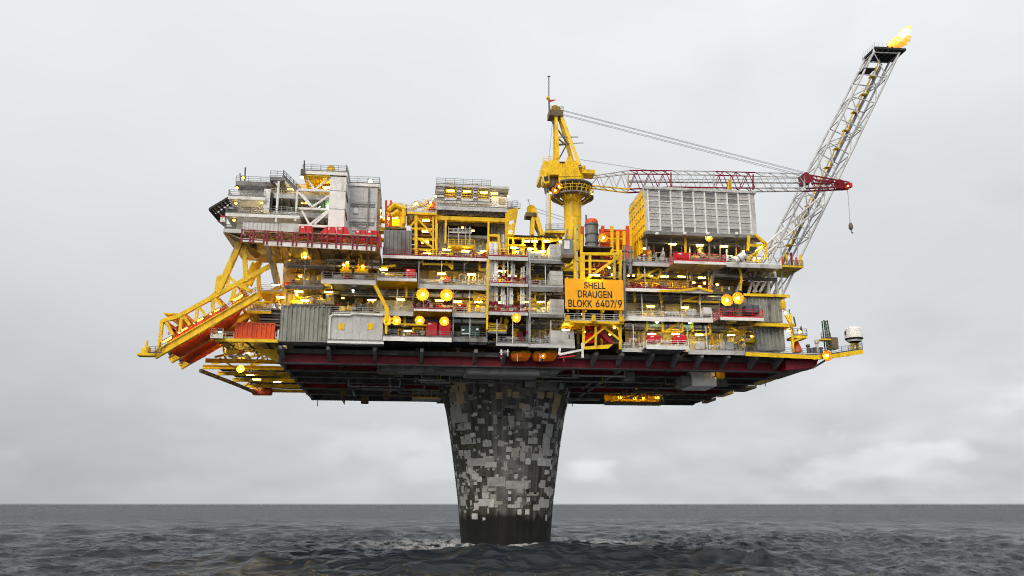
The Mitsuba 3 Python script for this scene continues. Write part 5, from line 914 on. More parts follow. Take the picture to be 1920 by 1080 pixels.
# grey cabin stack and hanging cabin by the crane column
def cabin(a, b, c, d, y0, y1, mat, lab, cols=2, rows=3, cat='cabin', name='equipment_cabin', base=True):
    t = thing(name, lab, cat); u = fr(a, b, c, d, y0); part(t, 'body', MB().box(u[0] + .04, u[1] - .04, y0 + .06, y1, u[2] + .04, u[3]), M[mat])
    for i in range(cols):
        for j in range(rows): part(t, 'panel', MB().box(u[0] + (u[1] - u[0]) * i / cols + .03, u[0] + (u[1] - u[0]) * (i + 1) / cols - .03, y0, y0 + .057, u[2] + (u[3] - u[2]) * j / rows + .03, u[2] + (u[3] - u[2]) * (j + 1) / rows - .03), M[mat])
    part(t, 'side_panel', MB().box(u[0] - .02, u[0] + .037, y0 + .1, y1 - .05, u[2] + .1, u[3] - .1), M[mat])
    if base: part(t, 'skid', MB().box(u[0] - .1, u[1] + .1, y0 - .1, y1, u[2] - .25, u[2] + .037), M.mid_grey)
    return t, u
cabin(1031, 458, 1052, 484, .3, 3, 'light_grey', 'uppermost of the three grey cabins stacked beside the crane column', 2, 3)
cabin(1031, 508, 1056, 535, .3, 3, 'light_grey', 'middle of the three grey cabins stacked beside the crane column', 2, 3)
cabin(1031, 561, 1058, 589, .3, 3, 'light_grey', 'lowest of the three grey cabins stacked beside the crane column', 2, 2)
t, u = cabin(1033, 620, 1077, 650, .2, 3, 'light_grey', 'wide grey cabin with a door handle on the lowest walkway', 2, 2); pbox(t, 'handle', 1066.5, 628, 1068.5, 635, .08, .197, 'dark_grey')
cabin(1055, 448, 1075, 476, -1.2, 1.5, 'mid_grey', 'grey hanging lift cabin with pale window at the crane column', 1, 1, name='lift_cabin'); hk_ = [k for k in labels if k.startswith('lift_cabin') and '__' not in k][-1]
pbox(hk_, 'window', 1058, 451, 1068, 467, -1.3, -1.203, 'white'); pbox(hk_, 'base', 1054, 476, 1076, 483, -1.3, 1.6, 'brown')
for a, b in (((1062, 448), (1064, 430)), ((1074, 448), (1076, 425))): beam_part(hk_, 'hanger', pt(*a, -.6), pt(*b, -.4), .2, M.mid_grey)
# tank with rings behind, by the orange pipe frames
tk = thing('ringed_tank', 'upright grey ringed tank with orange top beside the crane column', 'tank'); u = fr(1100, 412, 1124, 465, 4); cx = (u[0] + u[1]) / 2; r = (u[1] - u[0]) / 2
part(tk, 'shell', MB().lathe([(0, u[2] - .4), (r * .9, u[2] - .4), (r, u[2] + .2), (r, u[3]), (0, u[3])], (cx, 4 + r, 0), 28), M.mid_grey, smooth=40)
part(tk, 'cap', MB().lathe([(r * 1.01, u[3] - .35), (r * 1.01, u[3] + .02), (r * .85, u[3] + .3), (0, u[3] + .35)], (cx, 4 + r, 0), 28), M.orange, smooth=40)
for f in (.22, .52, .86): z = u[2] + (u[3] - u[2]) * f; part(tk, 'ring', MB().lathe([(r, z - .1), (r * 1.09, z - .08), (r * 1.09, z + .08), (r, z + .1)], (cx, 4 + r, 0), 28), M.dark_grey)
part(tk, 'foot', MB().lathe([(r * .95, u[2] - 1.0), (r * .95, u[2] - .41)], (cx, 4 + r, 0), 24).lathe([(0, u[2] - 1.0), (r * .95, u[2] - 1.0)], (cx, 4 + r, 0), 24), M.white); part(tk, 'base', MB().box(cx - r, cx + r, 4, 4 + 2 * r, u[2] - 1.6, u[2] - 1.0), M.maroon)
tube_part(tk, 'vent', (cx - r + .1, 4.6, u[3]), (cx - r + .1, 4.6, u[3] + .9), .12, M.dark_grey)
pf = thing('lamplit_pipe_frame', 'orange and yellow lamplit pipe frame between ringed tank and big louvred box', 'process frame')  # a pipe frame of posts, beams and pipes, not scaffolding
for px, a, m in ((1130, 424, 'orange'), (1147, 424, 'yellow'), (1158, 434, 'yellow'), (1170, 434, 'yellow'), (1176, 424, 'orange'), (1182, 430, 'yellow'), (1092, 425, 'orange')): beam_part(pf, 'post', pt(px, a, 4.5), pt(px, 495, 4.5), .42, M[m])
for py, m in ((431, 'orange'), (440, 'orange'), (446, 'yellow'), (455, 'orange'), (468, 'yellow'), (480, 'orange')): pbox(pf, 'beam', 1126, py, 1182, py + 2.6, 4.7, 5.1, m)
pbox(pf, 'backing', 1124, 430, 1184, 492, 7.5, 7.7, 'orange'); pbox(pf, 'floor', 1090, 462, 1148, 464, 1, 6, 'dark_grey')
rng = random.Random(6)
for k in range(9):
    a, y = rng.uniform(1128, 1178), rng.uniform(5.2, 7); b = rng.uniform(436, 470); part(pf, 'pipe', MB().path([pt(a, b, y), pt(a, b + 14, y), pt(a + rng.uniform(-12, 12), b + 14, y), pt(a, b + 30, y)], .2), M[rng.choice(['orange', 'yellow', 'beige', 'light_grey'])], smooth=40)

# ---------------------------------------------------------------- containers, cabinets and cladding low on the front
def container(a, b, c, d, y0, y1, mat, lab, pitch=.45, name='container', cat='container', trim=None, dd=.12):
    t = thing(name, lab, cat); u = fr(a, b, c, d, y0); trim = trim or mat
    part(t, 'front', MB().corr(u[0] + .12, u[1] - .12, u[2] + .15, u[3] - .12, y0 + .03, pitch, dd), M[mat]); part(t, 'core', MB().box(u[0] + .05, u[1] - .05, y0 + .2, y1, u[2] + .05, u[3] - .05), M[mat])
    part(t, 'top_rail', MB().box(u[0], u[1], y0, y0 + .19, u[3] - .13, u[3]), M[trim]); part(t, 'bottom_rail', MB().box(u[0], u[1], y0, y0 + .19, u[2], u[2] + .15), M[trim])
    for xx in (u[0], u[1] - .12): part(t, 'corner_post', MB().box(xx, xx + .12, y0, y0 + .19, u[2] + .152, u[3] - .132), M[trim])
    part(t, 'side', MB().corr(u[0] + .03, 0, u[2] + .15, u[3] - .12, 0, pitch, .02, side=(y0 + .2, y1)) if 0 else MB().box(u[0] + .02, u[0] + .048, y0 + .2, y1 - .1, u[2] + .15, u[3] - .15), M[mat])
    return t, u
container(440, 605, 515, 635, -.25, 2.6, 'orange', 'orange-red corrugated container on the yellow-edged deck at the west end', .62, trim='orange')
container(525, 573, 619, 641, -.4, 3, 'sheet', 'tall block of green-grey corrugated cladding at the lower west front', .55, 'cladding_block', 'cladding', 'mid_grey', .16)
t, u = cabin(618, 592, 718, 637, -.8, 3, 'light_grey', 'long grey cabin with two square yellow notices', 7, 1, base=True)
for a in (640, 694): pbox(t, 'notice', a - 5.5, 606, a + 5.5, 618, -.85, -.803, 'yellow')
part(t, 'edge_pipe', MB().path([pt(617, 636, -1), pt(619, 594, -1), pt(624, 590, -1), pt(656, 591, -1), pt(660, 588, -1), pt(718, 591, -1)], .14), M.white, smooth=40)
part(t, 'base_beam', MB().box(u[0] - .2, u[1] + .2, -1.1, -.05, u[2] - .55, u[2] - .26), M.white)
container(1396, 555, 1466, 604, .6, 5, 'sheet', 'upper grey corrugated wall at the east end behind the red-railed balcony', .55, 'cladding_wall', 'cladding', 'mid_grey', .16)
container(1418, 613, 1471, 657, .6, 5, 'sheet', 'lower grey corrugated wall at the east end above the yellow deck', .55, 'cladding_wall', 'cladding', 'mid_grey', .16)
container(864, 612, 899, 629, .5, 2.6, 'green', 'dark green container on the lowest walkway left of the pipe risers', .5)
hk_ = [k for k in labels if k.startswith('container') and '__' not in k][-1]
pbox(hk_, 'marking', 866, 624.5, 881, 626, .44, .497, 'white'); pbox(hk_, 'marking', 866, 617, 871, 620, .44, .497, 'white'); pbox(hk_, 'marking', 893, 616, 897, 619, .44, .497, 'white')
def cabinet(a, b, c, d, y0, y1, mat, lab, name='equipment_cabinet', cat='cabinet'):
    t = thing(name, lab, cat); u = fr(a, b, c, d, y0); part(t, 'body', MB().cbox(u[0], u[1], y0, y1, u[2], u[3], .07), M[mat]); w = u[1] - u[0]
    n = max(1, int(round(w / 1.0)))
    for i in range(n): part(t, 'door', MB().box(u[0] + w * i / n + .07, u[0] + w * (i + 1) / n - .05, y0 - .04, y0 - .003, u[2] + .12, u[3] - .1), M[mat])
    part(t, 'tag', MB().box(u[0] + .15 * w, u[0] + .4 * w, y0 - .06, y0 - .043, u[3] - .32, u[3] - .14), M.white); return t
cabinet(800, 604, 820, 631, .4, 2.2, 'red', 'red cabinet on the left of the pair on the landing with small floodlights'); cabinet(823, 604, 845, 631, .4, 2.2, 'red', 'red cabinet on the right of the pair on the landing with small floodlights')
cabinet(760, 504, 779, 517, .2, 1.6, 'red', 'red striped cabinet on the small balcony with ochre soffit')
cabinet(1217, 628, 1239, 641, -.6, 1, 'red', 'red cabinet on the left of the white-railed landing over the girder'); cabinet(1266, 628, 1288, 642, -.6, 1, 'red', 'red cabinet on the right of the white-railed landing over the girder')
cabinet(1268, 473, 1293, 486, -1.6, 0, 'red', 'red box at the west end of the red-railed balcony under the louvred box')
cabinet(857, 570, 874, 581, 2, 3.4, 'maroon', 'maroon cabinet behind the railing above the dark green container'); cabinet(832, 519, 844, 528, 2, 3, 'orange', 'orange manifold box behind the long grey walkway')
cabinet(722, 616, 746, 626, .6, 2.4, 'dark_grey', 'dark grey low box at the west end of the landing with small floodlights')
cabinet(590, 525, 600, 532, 1.2, 2, 'beige', 'small beige cabinet on the lower grating walkway at the west end')
cabinet(610, 552, 626, 571, 1.5, 3, 'beige', 'beige panel cabinet with yellow notice over the corrugated cladding'); pbox([k for k in labels if '__' not in k][-1], 'notice', 613, 557, 621, 565, 1.4, 1.437, 'yellow')
cabinet(643, 516, 652, 522, -1.2, -.2, 'red', 'small red hose box on the wide white-edged balcony', 'hose_box', 'box')
cabinet(666, 515, 682, 523, -1.0, .4, 'light_grey', 'pale low box right of the red hose box on the wide balcony'); cabinet(625, 515, 641, 523, -1.0, .4, 'light_grey', 'pale low box left of the red hose box on the wide balcony')
cabinet(1319, 576, 1335, 590, .8, 2, 'white', 'white switchboard on the long white walkway near the red-railed balcony'); cabinet(1288, 579, 1306, 592, 1.2, 2, 'light_grey', 'grey pump housing on the long white walkway'); cabinet(1395, 634, 1424, 642, 1.2, 3, 'yellow', 'yellow canopy box at the foot of the lower corrugated wall')
cabinet(1306, 640, 1322, 655, 1.2, 2.4, 'light_grey', 'grey cabinet on the lowest east walkway, left of two'); cabinet(1352, 640, 1376, 656, 1.2, 2.4, 'light_grey', 'grey cabinet on the lowest east walkway, right of two')
for k, (a, c) in enumerate(((643, 654), (671, 684))):
    t = thing('pump_skid', ['yellow floodlit pump skid left on the wide balcony', 'yellow floodlit pump skid right on the wide balcony with a tall stack'][k], 'pump skid'); pbox(t, 'tray', a - 6, 504, c + 6, 512, .4, 1.6, 'yellow'); u = fr(a - 4, 480, c + 4, 504, .8)
    for i in range(3): tube_part(t, 'pipe', ((u[0] + u[1]) / 2 + (i - 1) * .35, .9, u[2]), ((u[0] + u[1]) / 2 + (i - 1) * .35, .9, u[2] + 1.0 + .5 * ((i + k) % 3)), .14, M.yellow)
    if k: tube_part(t, 'stack', (u[0] + .1, 1.6, u[2]), (u[0] + .1, 1.6, u[3]), .3, M.dark_grey); tube_part(t, 'stack', (u[1] + .1, 1.6, u[2] + .1), (u[1] + .1, 1.6, u[3] + .4), .26, M.beige)
for k, (a, c, lb) in enumerate(((1360, 1375, 'small slate-blue tank at the left of the red-railed tank balcony'), (1398, 1424, 'large slate-blue tank at the right of the red-railed tank balcony'))):
    t = thing('slate_tank', lb, 'tank'); u = fr(a, 571, c, 588, -1.6); MATN = 'slate'
    part(t, 'shell', MB().cbox(u[0], u[1], -1.8, .2, u[2], u[3], .18), 'slate_surface'); n = 3 if k else 2
    for i in range(n): xx = u[0] + (u[1] - u[0]) * (i + .5) / n; part(t + '__shell', 'band', MB().box(xx - .06, xx + .06, -1.86, -1.803, u[2] + .15, u[3] - .15), M.dark_grey)
scene['slate_surface'] = weathered((0.10, 0.115, 0.15), 0.4, 0.3, seed=40)
# grated green-grey stack behind orange container, ladders etc.
t = thing('cable_stack', 'stack of dark corrugated sheets behind the orange-red container', 'sheet stack')
for k in range(5): pbox(t, 'sheet', 486, 586 + k * 5.5, 527, 589 + k * 5.5, 1.6, 4, 'dark_grey' if k % 2 else 'mid_grey')
# ceiling unit under hull and lit gondola
t = thing('slung_cabin', 'grey box cabin slung under the east half of the hull', 'cabin'); c0, c1 = ptz(1298, 716, 23.2), ptz(1346, 716, 23.2); part(t, 'body', MB().cbox(c0[0], c1[0], c0[1], c0[1] + 5, 22.6, 24.9, .08), M.white)
for i in range(4): part(t, 'panel', MB().box(c0[0] + .1 + (c1[0] - c0[0] - .2) * i / 4, c0[0] + .04 + (c1[0] - c0[0] - .2) * (i + 1) / 4, c0[1] - .05, c0[1] - .003, 22.75, 24.8), M.white)
part(t, 'side_box', MB().cbox(c0[0] - 1.4, c0[0] - .05, c0[1] + .6, c0[1] + 4, 22.7, 24.2, .06), M.mid_grey); part(t, 'cage', rail_mesh((c1[0] + .1, c0[1], 22.6), (c1[0] + 1.5, c0[1], 22.6), 1.3, .5, .07), M.dark_grey); part(t, 'lamp_rack', MB().box(c1[0] + .05, c1[0] + 1.4, c0[1] + .2, c0[1] + 1.4, 23.9, 24.8), M.yellow)
t = thing('gondola', 'lamplit yellow maintenance gondola slung under the far east part of the hull', 'maintenance gondola')
q0, q1 = ptz(1141, 756, 22.6), ptz(1249, 756, 22.6); gy = q0[1]
part(t, 'tray', MB().hull([(q0[0], gy, 22.6), (q1[0], gy, 22.6), (q0[0], gy + 3, 22.6), (q1[0], gy + 3, 22.6), (q0[0] - .2, gy, 22.95), (q1[0] + .2, gy, 22.95), (q0[0] - .2, gy + 3, 22.95), (q1[0] + .2, gy + 3, 22.95)]), M.brown)
for i in range(16):
    xx = q0[0] + (q1[0] - q0[0]) * i / 15; beam_part(t, 'upright', (xx, gy, 22.95), (xx + (.5 if i == 0 else -.5 if i == 15 else 0), gy, 24.4), .14, M.yellow)
for z in (23.4, 23.9, 24.35): part(t, 'rail', MB().box(q0[0] + .2, q1[0] - .2, gy - .08, gy + .02, z - .05, z + .05), M.brown)
part(t, 'back', MB().box(q0[0], q1[0], gy + 3.0, gy + 3.1, 22.96, 24.4), M.yellow)

# boat-like shapes; orange and yellow paint stands in for lamplight on maroon girder
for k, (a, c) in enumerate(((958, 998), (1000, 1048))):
    t = thing('lit_girder_shape', ['orange-red shape painted as lamplit maroon girder under the deck edge, left of two', 'orange shape with yellow top painted as lamplit maroon girder under deck edge, right of two'][k], 'boat')
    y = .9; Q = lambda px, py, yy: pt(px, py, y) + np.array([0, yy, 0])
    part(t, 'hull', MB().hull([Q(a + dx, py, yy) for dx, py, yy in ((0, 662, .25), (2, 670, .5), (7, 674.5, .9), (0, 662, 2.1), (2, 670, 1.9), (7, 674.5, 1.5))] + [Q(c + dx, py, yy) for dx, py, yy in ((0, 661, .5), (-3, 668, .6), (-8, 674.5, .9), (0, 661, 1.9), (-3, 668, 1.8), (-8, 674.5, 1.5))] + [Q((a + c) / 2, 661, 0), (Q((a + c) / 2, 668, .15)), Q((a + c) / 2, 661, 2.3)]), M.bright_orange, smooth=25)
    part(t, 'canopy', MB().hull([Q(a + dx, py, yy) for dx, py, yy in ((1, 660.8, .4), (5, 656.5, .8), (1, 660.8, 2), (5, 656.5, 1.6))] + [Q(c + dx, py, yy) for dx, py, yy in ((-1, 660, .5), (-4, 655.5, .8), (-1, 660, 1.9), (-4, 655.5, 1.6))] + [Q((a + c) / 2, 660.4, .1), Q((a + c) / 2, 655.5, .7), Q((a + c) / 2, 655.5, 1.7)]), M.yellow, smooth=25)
    part(t, 'base_strip', MB().beam(Q(a + 7, 675, 1.2), Q(c - 8, 675, 1.2), .2, .16), M.maroon)
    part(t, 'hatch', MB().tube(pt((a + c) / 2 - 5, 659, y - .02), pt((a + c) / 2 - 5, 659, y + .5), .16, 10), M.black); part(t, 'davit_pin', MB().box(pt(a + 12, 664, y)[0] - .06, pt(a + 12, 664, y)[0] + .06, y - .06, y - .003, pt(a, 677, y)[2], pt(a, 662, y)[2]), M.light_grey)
t = thing('jointed_davit', 'white jointed davit arm under the deck edge beside the orange girder shapes', 'davit'); part(t, 'arm', MB().beam(pt(1048, 665, -.6), pt(1092, 656, -.6), .3).beam(pt(1048, 665, -.6), pt(1050, 653, -.6), .28), M.white); part(t, 'post', MB().box(pt(1090, 660, -.6)[0], pt(1094, 660, -.6)[0], -.8, -.4, pt(1092, 671, -.6)[2], pt(1092, 643, -.6)[2]), M.white); part(t, 'brace', MB().beam(pt(1046, 671, -.5), pt(1078, 667, -.5), .16).tube(pt(1057, 667, -.5), pt(1057, 678, -.5), .08), M.red)

# ---------------------------------------------------------------- bent davit, hanger frames, riser pipes, pipe runs
t = thing('bent_davit', 'bent yellow davit arm reaching down from the wide balcony', 'davit'); part(t, 'arm', MB().beam(pt(703, 535, -1.8), pt(725, 578, -1.8), .45, .45).beam(pt(725, 577, -1.8), pt(726, 604, -1.8), .55, .55), M.yellow); part(t, 'foot', MB().beam(pt(724, 604, -1.8), pt(724, 626, -1.8), .3), M.yellow)
HANG = [
 ('lowest hanger frame left of the pipe risers', [[(792, 485), (793, 495), (848, 496)], [(832, 486), (848, 505)], [(848, 486), (848, 505)]]),
 ('yellow hanger frame beside the riser bay under the upper deck', [[(899, 489), (899, 507), (917, 508)], [(900, 506), (947, 497)]]),
 ('yellow hanger frame under the long grey walkway', [[(889, 543), (889, 563)], [(890, 550), (917, 556)], [(890, 561), (917, 561)]]),
 ('yellow hanger frame between riser bay and second grey cabin', [[(972, 549), (972, 563), (1003, 563), (1003, 546)], [(983, 555), (1003, 562)]]),
 ('yellow hanger frame beside the crane column under the upper cabin', [[(1056, 490), (1058, 507), (1074, 507)], [(1058, 505), (1074, 496)]]),
 ('yellow hanger frame under the upper east walkway by the stair tower', [[(1197, 500), (1197, 518)], [(1237, 503), (1192, 524)], [(1238, 503), (1238, 516)], [(1197, 514), (1233, 523), (1238, 514)]]),
 ('yellow hanger frame under the pink-lit walkway, left one', [[(1236, 547), (1241, 568)], [(1189, 545), (1190, 566)]]),
 ('yellow hanger frame under the pink-lit walkway, right one', [[(1277, 547), (1277, 571)], [(1277, 566), (1313, 554)], [(1312, 549), (1312, 571)], [(1280, 564), (1350, 567)]]),
 ('yellow box-shaped hanger frame under the long white walkway', [[(1242, 602), (1243, 622), (1280, 622), (1278, 602)], [(1247, 622), (1278, 602)]]),
 ('yellow hanger post under the long white walkway by the name board', [[(1213, 600), (1213, 621)]]),
 ('yellow hanger frame at the east end of the long white walkway', [[(1298, 604), (1299, 622)], [(1330, 604), (1332, 625), (1320, 628)]]),
 ('yellow hanger frame under the tank balcony', [[(1364, 611), (1364, 624), (1397, 625), (1396, 611)], [(1366, 611), (1397, 625)]]),
 ('yellow hanger frame over the two brightest floodlights', [[(762, 538), (762, 558)], [(714, 500), (742, 498)]]),
 ('yellow hanger frame over the landing with small floodlights', [[(759, 592), (759, 612)], [(738, 607), (800, 610)]]),
 ('yellow bracket with hoist under the red-railed balcony', [[(1280, 500), (1282, 512)], [(1276, 512), (1290, 510), (1292, 500)], [(1276, 514), (1284, 504)]]),
 ('slim yellow hoist bar under the flare tower walkway', [[(1387, 502), (1390, 524), (1388, 545)]]),
 ('beige struts propping the red-railed balcony', [[(1342, 497), (1330, 545)], [(1294, 498), (1297, 526)]]),
]
for lb, polys in HANG:
    t = thing('hanger_frame', lb, 'steel frame'); beige = lb.startswith('beige')
    for P in polys:
        for a, b in zip(P[:-1], P[1:]): beam_part(t, 'member', pt(*a, 1.0), pt(*b, 1.0), .26 if not beige else .4, M.beige if beige else M.yellow)
t = thing('yellow_post', 'long yellow post along the west side of the pipe riser bay', 'post'); part(t, 'post', MB().beam(pt(915, 486, -1), pt(913, 618, -1), .26), M.yellow)
t = thing('edge_beam', 'kinked yellow beam under the maroon mesh railing right of the name board', 'beam'); part(t, 'beam', MB().beam(pt(1236, 546, -.9), pt(1277, 545, -.9), .2, .3).beam(pt(1277, 545, -.9), pt(1310, 540, -.9), .2, .3).beam(pt(1310, 540, -.9), pt(1337, 547, -.9), .2, .3), M.yellow)
RIS = [(920.5, 456, 575, .30, 'white'), (929.5, 456, 575, .33, 'white'), (944, 440, 486, .13, 'light_grey'), (944.5, 488, 530, .16, 'light_grey'), (960, 488, 530, .18, 'light_grey'), (964, 495, 530, .12, 'light_grey'), (978, 502, 530, .12, 'light_grey'), (982, 500, 530, .14, 'light_grey'), (988.5, 470, 534, .16, 'light_grey'), (993, 470, 646, .16, 'light_grey'),
       (941, 540, 584, .17, 'white'), (945, 538, 584, .12, 'white'), (957, 540, 584, .17, 'white'), (960.5, 540, 584, .12, 'white'), (977, 540, 584, .15, 'white'), (981.5, 540, 584, .15, 'white'), (948, 552, 584, .1, 'light_grey'), (920, 545, 578, .34, 'beige'), (929, 545, 578, .34, 'beige'), (988, 540, 650, .12, 'mid_grey'), (940, 655, 672, .12, 'white'), (952, 655, 668, .1, 'white')]
rows = {}
for k, (px, a, b, r, m) in enumerate(RIS): rows.setdefault(('upper' if b < 500 else 'second' if b <= 534 else 'third' if b < 600 else 'tall' if a < 600 else 'lowest'), []).append((px, a, b, r, m))
for rw, L in rows.items():
    for i, (px, a, b, r, m) in enumerate(sorted(L)):
        t = thing('riser_pipe', f'{"beige lagged" if m == "beige" else "white" if m == "white" else "grey"} upright pipe in the riser bay, {ORD[i]} from the left of its {rw} row', 'pipe')
        tube_part(t, 'pipe', pt(px, a, .1), pt(px, b, .1), r, M[m], 10)
        part(t, 'flange', MB().tube(pt(px, a + (b - a) * .3, .1), pt(px, a + (b - a) * .3 + 1.2, .1), r + .12, 10), M[m]); part(t, 'valve', MB().tube(pt(px, a + (b - a) * .75, -.25), pt(px, a + (b - a) * .75, .4), r + .06, 8), M[['maroon', 'steel'][i % 2]])
# pipe runs in the dark gaps below each floor
RUNS = [(612, 712, 494, 'black gap right of the pump skids', 3), (722, 912, 493, 'dark gap under the maroon-railed deck', 4), (783, 912, 550, 'dark gap behind the two brightest floodlights', 4), (640, 780, 549, 'dark gap under the small ochre balcony', 3), (850, 912, 602, 'dark gap above the green container', 4), (718, 850, 606, 'dark gap behind the small floodlights', 3),
        (992, 1056, 501, 'dark gap under the uppermost grey cabin', 2), (992, 1056, 552, 'dark gap under the second grey cabin', 3), (994, 1060, 606, 'dark gap above the wide grey cabin', 4), (1176, 1400, 508, 'dark gap under the upper east walkway', 4), (1176, 1360, 557, 'dark gap under the pink-lit walkway', 4), (1172, 1410, 613, 'dark gap under the long white walkway', 5), (880, 912, 640, 'dark gap below the green container', 2)]
rng = random.Random(31)
for a, c, py, lb, n in RUNS:
    t = thing('pipe_run', f'bundle of level grey pipes in the {lb}', 'pipe run')
    for k in range(n + 3):
        q = py - 6 + 13 * k / (n + 3) + rng.uniform(-.8, .8); y = 1.4 + rng.uniform(0, 2.4); r = rng.choice([.06, .08, .12, .18, .26]); x_0, x_1 = pt(a, q, y), pt(c, q, y); x_1[2] = x_0[2]
        if c < 1060: x_1[0] = pt(c, q, y)[0]
        tube_part(t, 'pipe', x_0, x_1, r, M[rng.choice(['mid_grey', 'light_grey', 'white', 'steel', 'mid_grey', 'dark_grey'])])
        for j in range(int((x_1[0] - x_0[0]) // 5) + 1): part(t, 'collar', MB().tube(x_0 + [1 + 5 * j, 0, 0], x_0 + [1.25 + 5 * j, 0, 0], r + .06, 8), M.mid_grey)
# ---------------------------------------------------------------- process equipment behind the railings
EQ = [(540, 604, 484, 500, 'beige', 'beige and yellow pipework on the upper grating walkway at the west end'), (540, 604, 512, 537, 'yellow', 'yellow lamplit pipework on the lower grating walkway at the west end'), (545, 606, 552, 572, 'beige', 'beige piping above the corrugated cladding'), (630, 700, 552, 586, 'brown', 'brownish pump group in the dark bay under the wide balcony'),
      (716, 756, 508, 522, 'beige', 'beige valve row on the small ochre balcony'), (790, 830, 517, 536, 'beige', 'pale valve group left of the orange manifold box'), (850, 908, 514, 536, 'yellow', 'yellow pump group right of the orange manifold box'), (780, 845, 565, 579, 'maroon', 'orange and maroon valve row on the balcony below the bright floodlights'), (878, 910, 568, 588, 'yellow', 'yellow pipework right of the maroon cabinet'),
      (752, 798, 612, 632, 'brown', 'brown machinery on the landing left of the red cabinets'), (722, 910, 469, 481, 'maroon', 'maroon and yellow machinery along the maroon-railed deck'), (918, 988, 463, 480, 'maroon', 'maroon manifold on the uppermost riser platform'), (918, 988, 516, 530, 'maroon', 'maroon valve manifold on the middle riser platform'), (918, 988, 570, 584, 'maroon', 'maroon valve manifold on the lower riser platform'),
      (920, 952, 592, 616, 'yellow', 'yellow box frame equipment under the lower riser platform'), (955, 988, 604, 643, 'maroon', 'dark red pump under the flood lamp of the riser bay'), (918, 948, 628, 642, 'maroon', 'red and brown valves on the lowest riser landing'), (994, 1026, 463, 487, 'yellow', 'yellow lamplit pipework left of the uppermost grey cabin'), (994, 1028, 515, 537, 'yellow', 'yellow looped pipes left of the second grey cabin'), (994, 1028, 568, 588, 'beige', 'beige pipe row left of the lowest grey cabin'), (998, 1028, 620, 646, 'beige', 'beige and yellow pump left of the wide grey cabin'),
      (1096, 1160, 486, 520, 'brown', 'brown piping inside the stair tower above the name board'), (1188, 1262, 470, 492, 'maroon', 'maroon machinery at the west foot of the big louvred box'), (1180, 1300, 528, 542, 'brown', 'low brown pipework along the pink-lit walkway'), (1295, 1360, 470, 488, 'beige', 'pale machinery behind the red balcony railing'), (1366, 1430, 476, 494, 'beige', 'beige pipework beside the flare tower foot'), (1180, 1212, 584, 596, 'light_grey', 'grey pipework right of the name board'), (1240, 1286, 580, 596, 'light_grey', 'grey pump row on the long white walkway'), (1172, 1208, 634, 654, 'light_grey', 'grey pump row right of the stair tower'), (1242, 1264, 632, 650, 'beige', 'beige valve group between the two red cabinets'), (1325, 1350, 640, 658, 'light_grey', 'grey valve group between the two grey cabinets'), (1378, 1396, 636, 658, 'brown', 'brown pipework at the east end of the lowest walkway'), (430, 466, 652, 668, 'yellow', 'yellow pipework under the orange-red container deck'), (470, 525, 556, 580, 'yellow', 'yellow valves under the lifeboat landing')]
TONE = {'beige': ['beige', 'beige', 'light_grey', 'yellow', 'white'], 'yellow': ['yellow', 'yellow', 'beige', 'light_grey', 'orange'], 'brown': ['brown', 'mid_grey', 'beige', 'yellow'], 'maroon': ['maroon', 'maroon', 'brown', 'mid_grey', 'yellow', 'light_grey'], 'light_grey': ['light_grey', 'white', 'mid_grey', 'beige']}
rng = random.Random(77)
for a, c, b, d, tone, lb in EQ:
    t = thing('process_equipment', lb, 'process equipment'); y = 1.6; u = fr(a, b, c, d, y); W, Hh = u[1] - u[0], u[3] - u[2]; n = max(4, int(W / .55)); tn = TONE[tone]
    part(t, 'base_frame', MB().box(u[0], u[1], y - .1, y + 2.4, u[2] - .02, u[2] + .16), M.mid_grey)
    for k in range(n):
        x = u[0] + W * (k + rng.uniform(.2, .8)) / n; yy = y + rng.uniform(.1, 2.2); m = M[rng.choice(tn)]; kind = rng.random(); hgt = Hh * rng.uniform(.35, .95); z = u[2] + .16
        if kind < .42:
            r = rng.uniform(.07, .2); x2 = min(u[1], x + rng.uniform(-1.4, 1.4)); part(t, 'pipe', MB().path([(x, yy, z), (x, yy, z + hgt), (x2, yy, z + hgt), (x2, yy, z + hgt * rng.uniform(.1, .6))], r, 7), m, smooth=40)
            part(t, 'valve', MB().tube((x, yy - .22, z + hgt * .5), (x, yy + .22, z + hgt * .5), r + .12, 8).tube((x, yy - .5, z + hgt * .5), (x, yy - .44, z + hgt * .5), r + .16, 10), M[rng.choice(['maroon', 'steel', 'mid_grey', 'yellow', 'steel'])])
        elif kind < .62:
            r = min(rng.uniform(.3, .6), Hh * .3); part(t, 'vessel', MB().lathe([(0, z + .2), (r * .8, z + .25), (r, z + .2 + r * .4), (r, z + hgt - r * .3), (r * .7, z + hgt), (0, z + hgt + .05)], (x, yy, 0), 14), m, smooth=40)
        elif kind < .78:
            r = min(rng.uniform(.25, .45), Hh * .25); L = rng.uniform(.8, 2.0); zz = z + r + .3; part(t, 'drum', MB().tube((x - L / 2, yy, zz), (x + L / 2, yy, zz), r, 14).ball((x - L / 2, yy, zz), (r * .5, r, r), 8).ball((x + L / 2, yy, zz), (r * .5, r, r), 8).box(x - L / 3, x - L / 3 + .12, yy - r * .7, yy + r * .7, z, zz).box(x + L / 3 - .12, x + L / 3, yy - r * .7, yy + r * .7, z, zz), m, smooth=30)
        elif kind < .9:
            w = rng.uniform(.4, 1.0); part(t, 'box', MB().cbox(x - w / 2, x + w / 2, yy, yy + .6, z, z + hgt * .8, .05), m)
        else:
            part(t, 'stand', MB().beam((x, yy, z), (x, yy, z + Hh), .12).beam((x + .9, yy, z), (x + .9, yy, z + Hh), .12).beam((x - .1, yy, z + Hh), (x + 1, yy, z + Hh), .12).beam((x, yy, z), (x + .9, yy, z + Hh), .08), M[rng.choice(['yellow', 'light_grey'])])

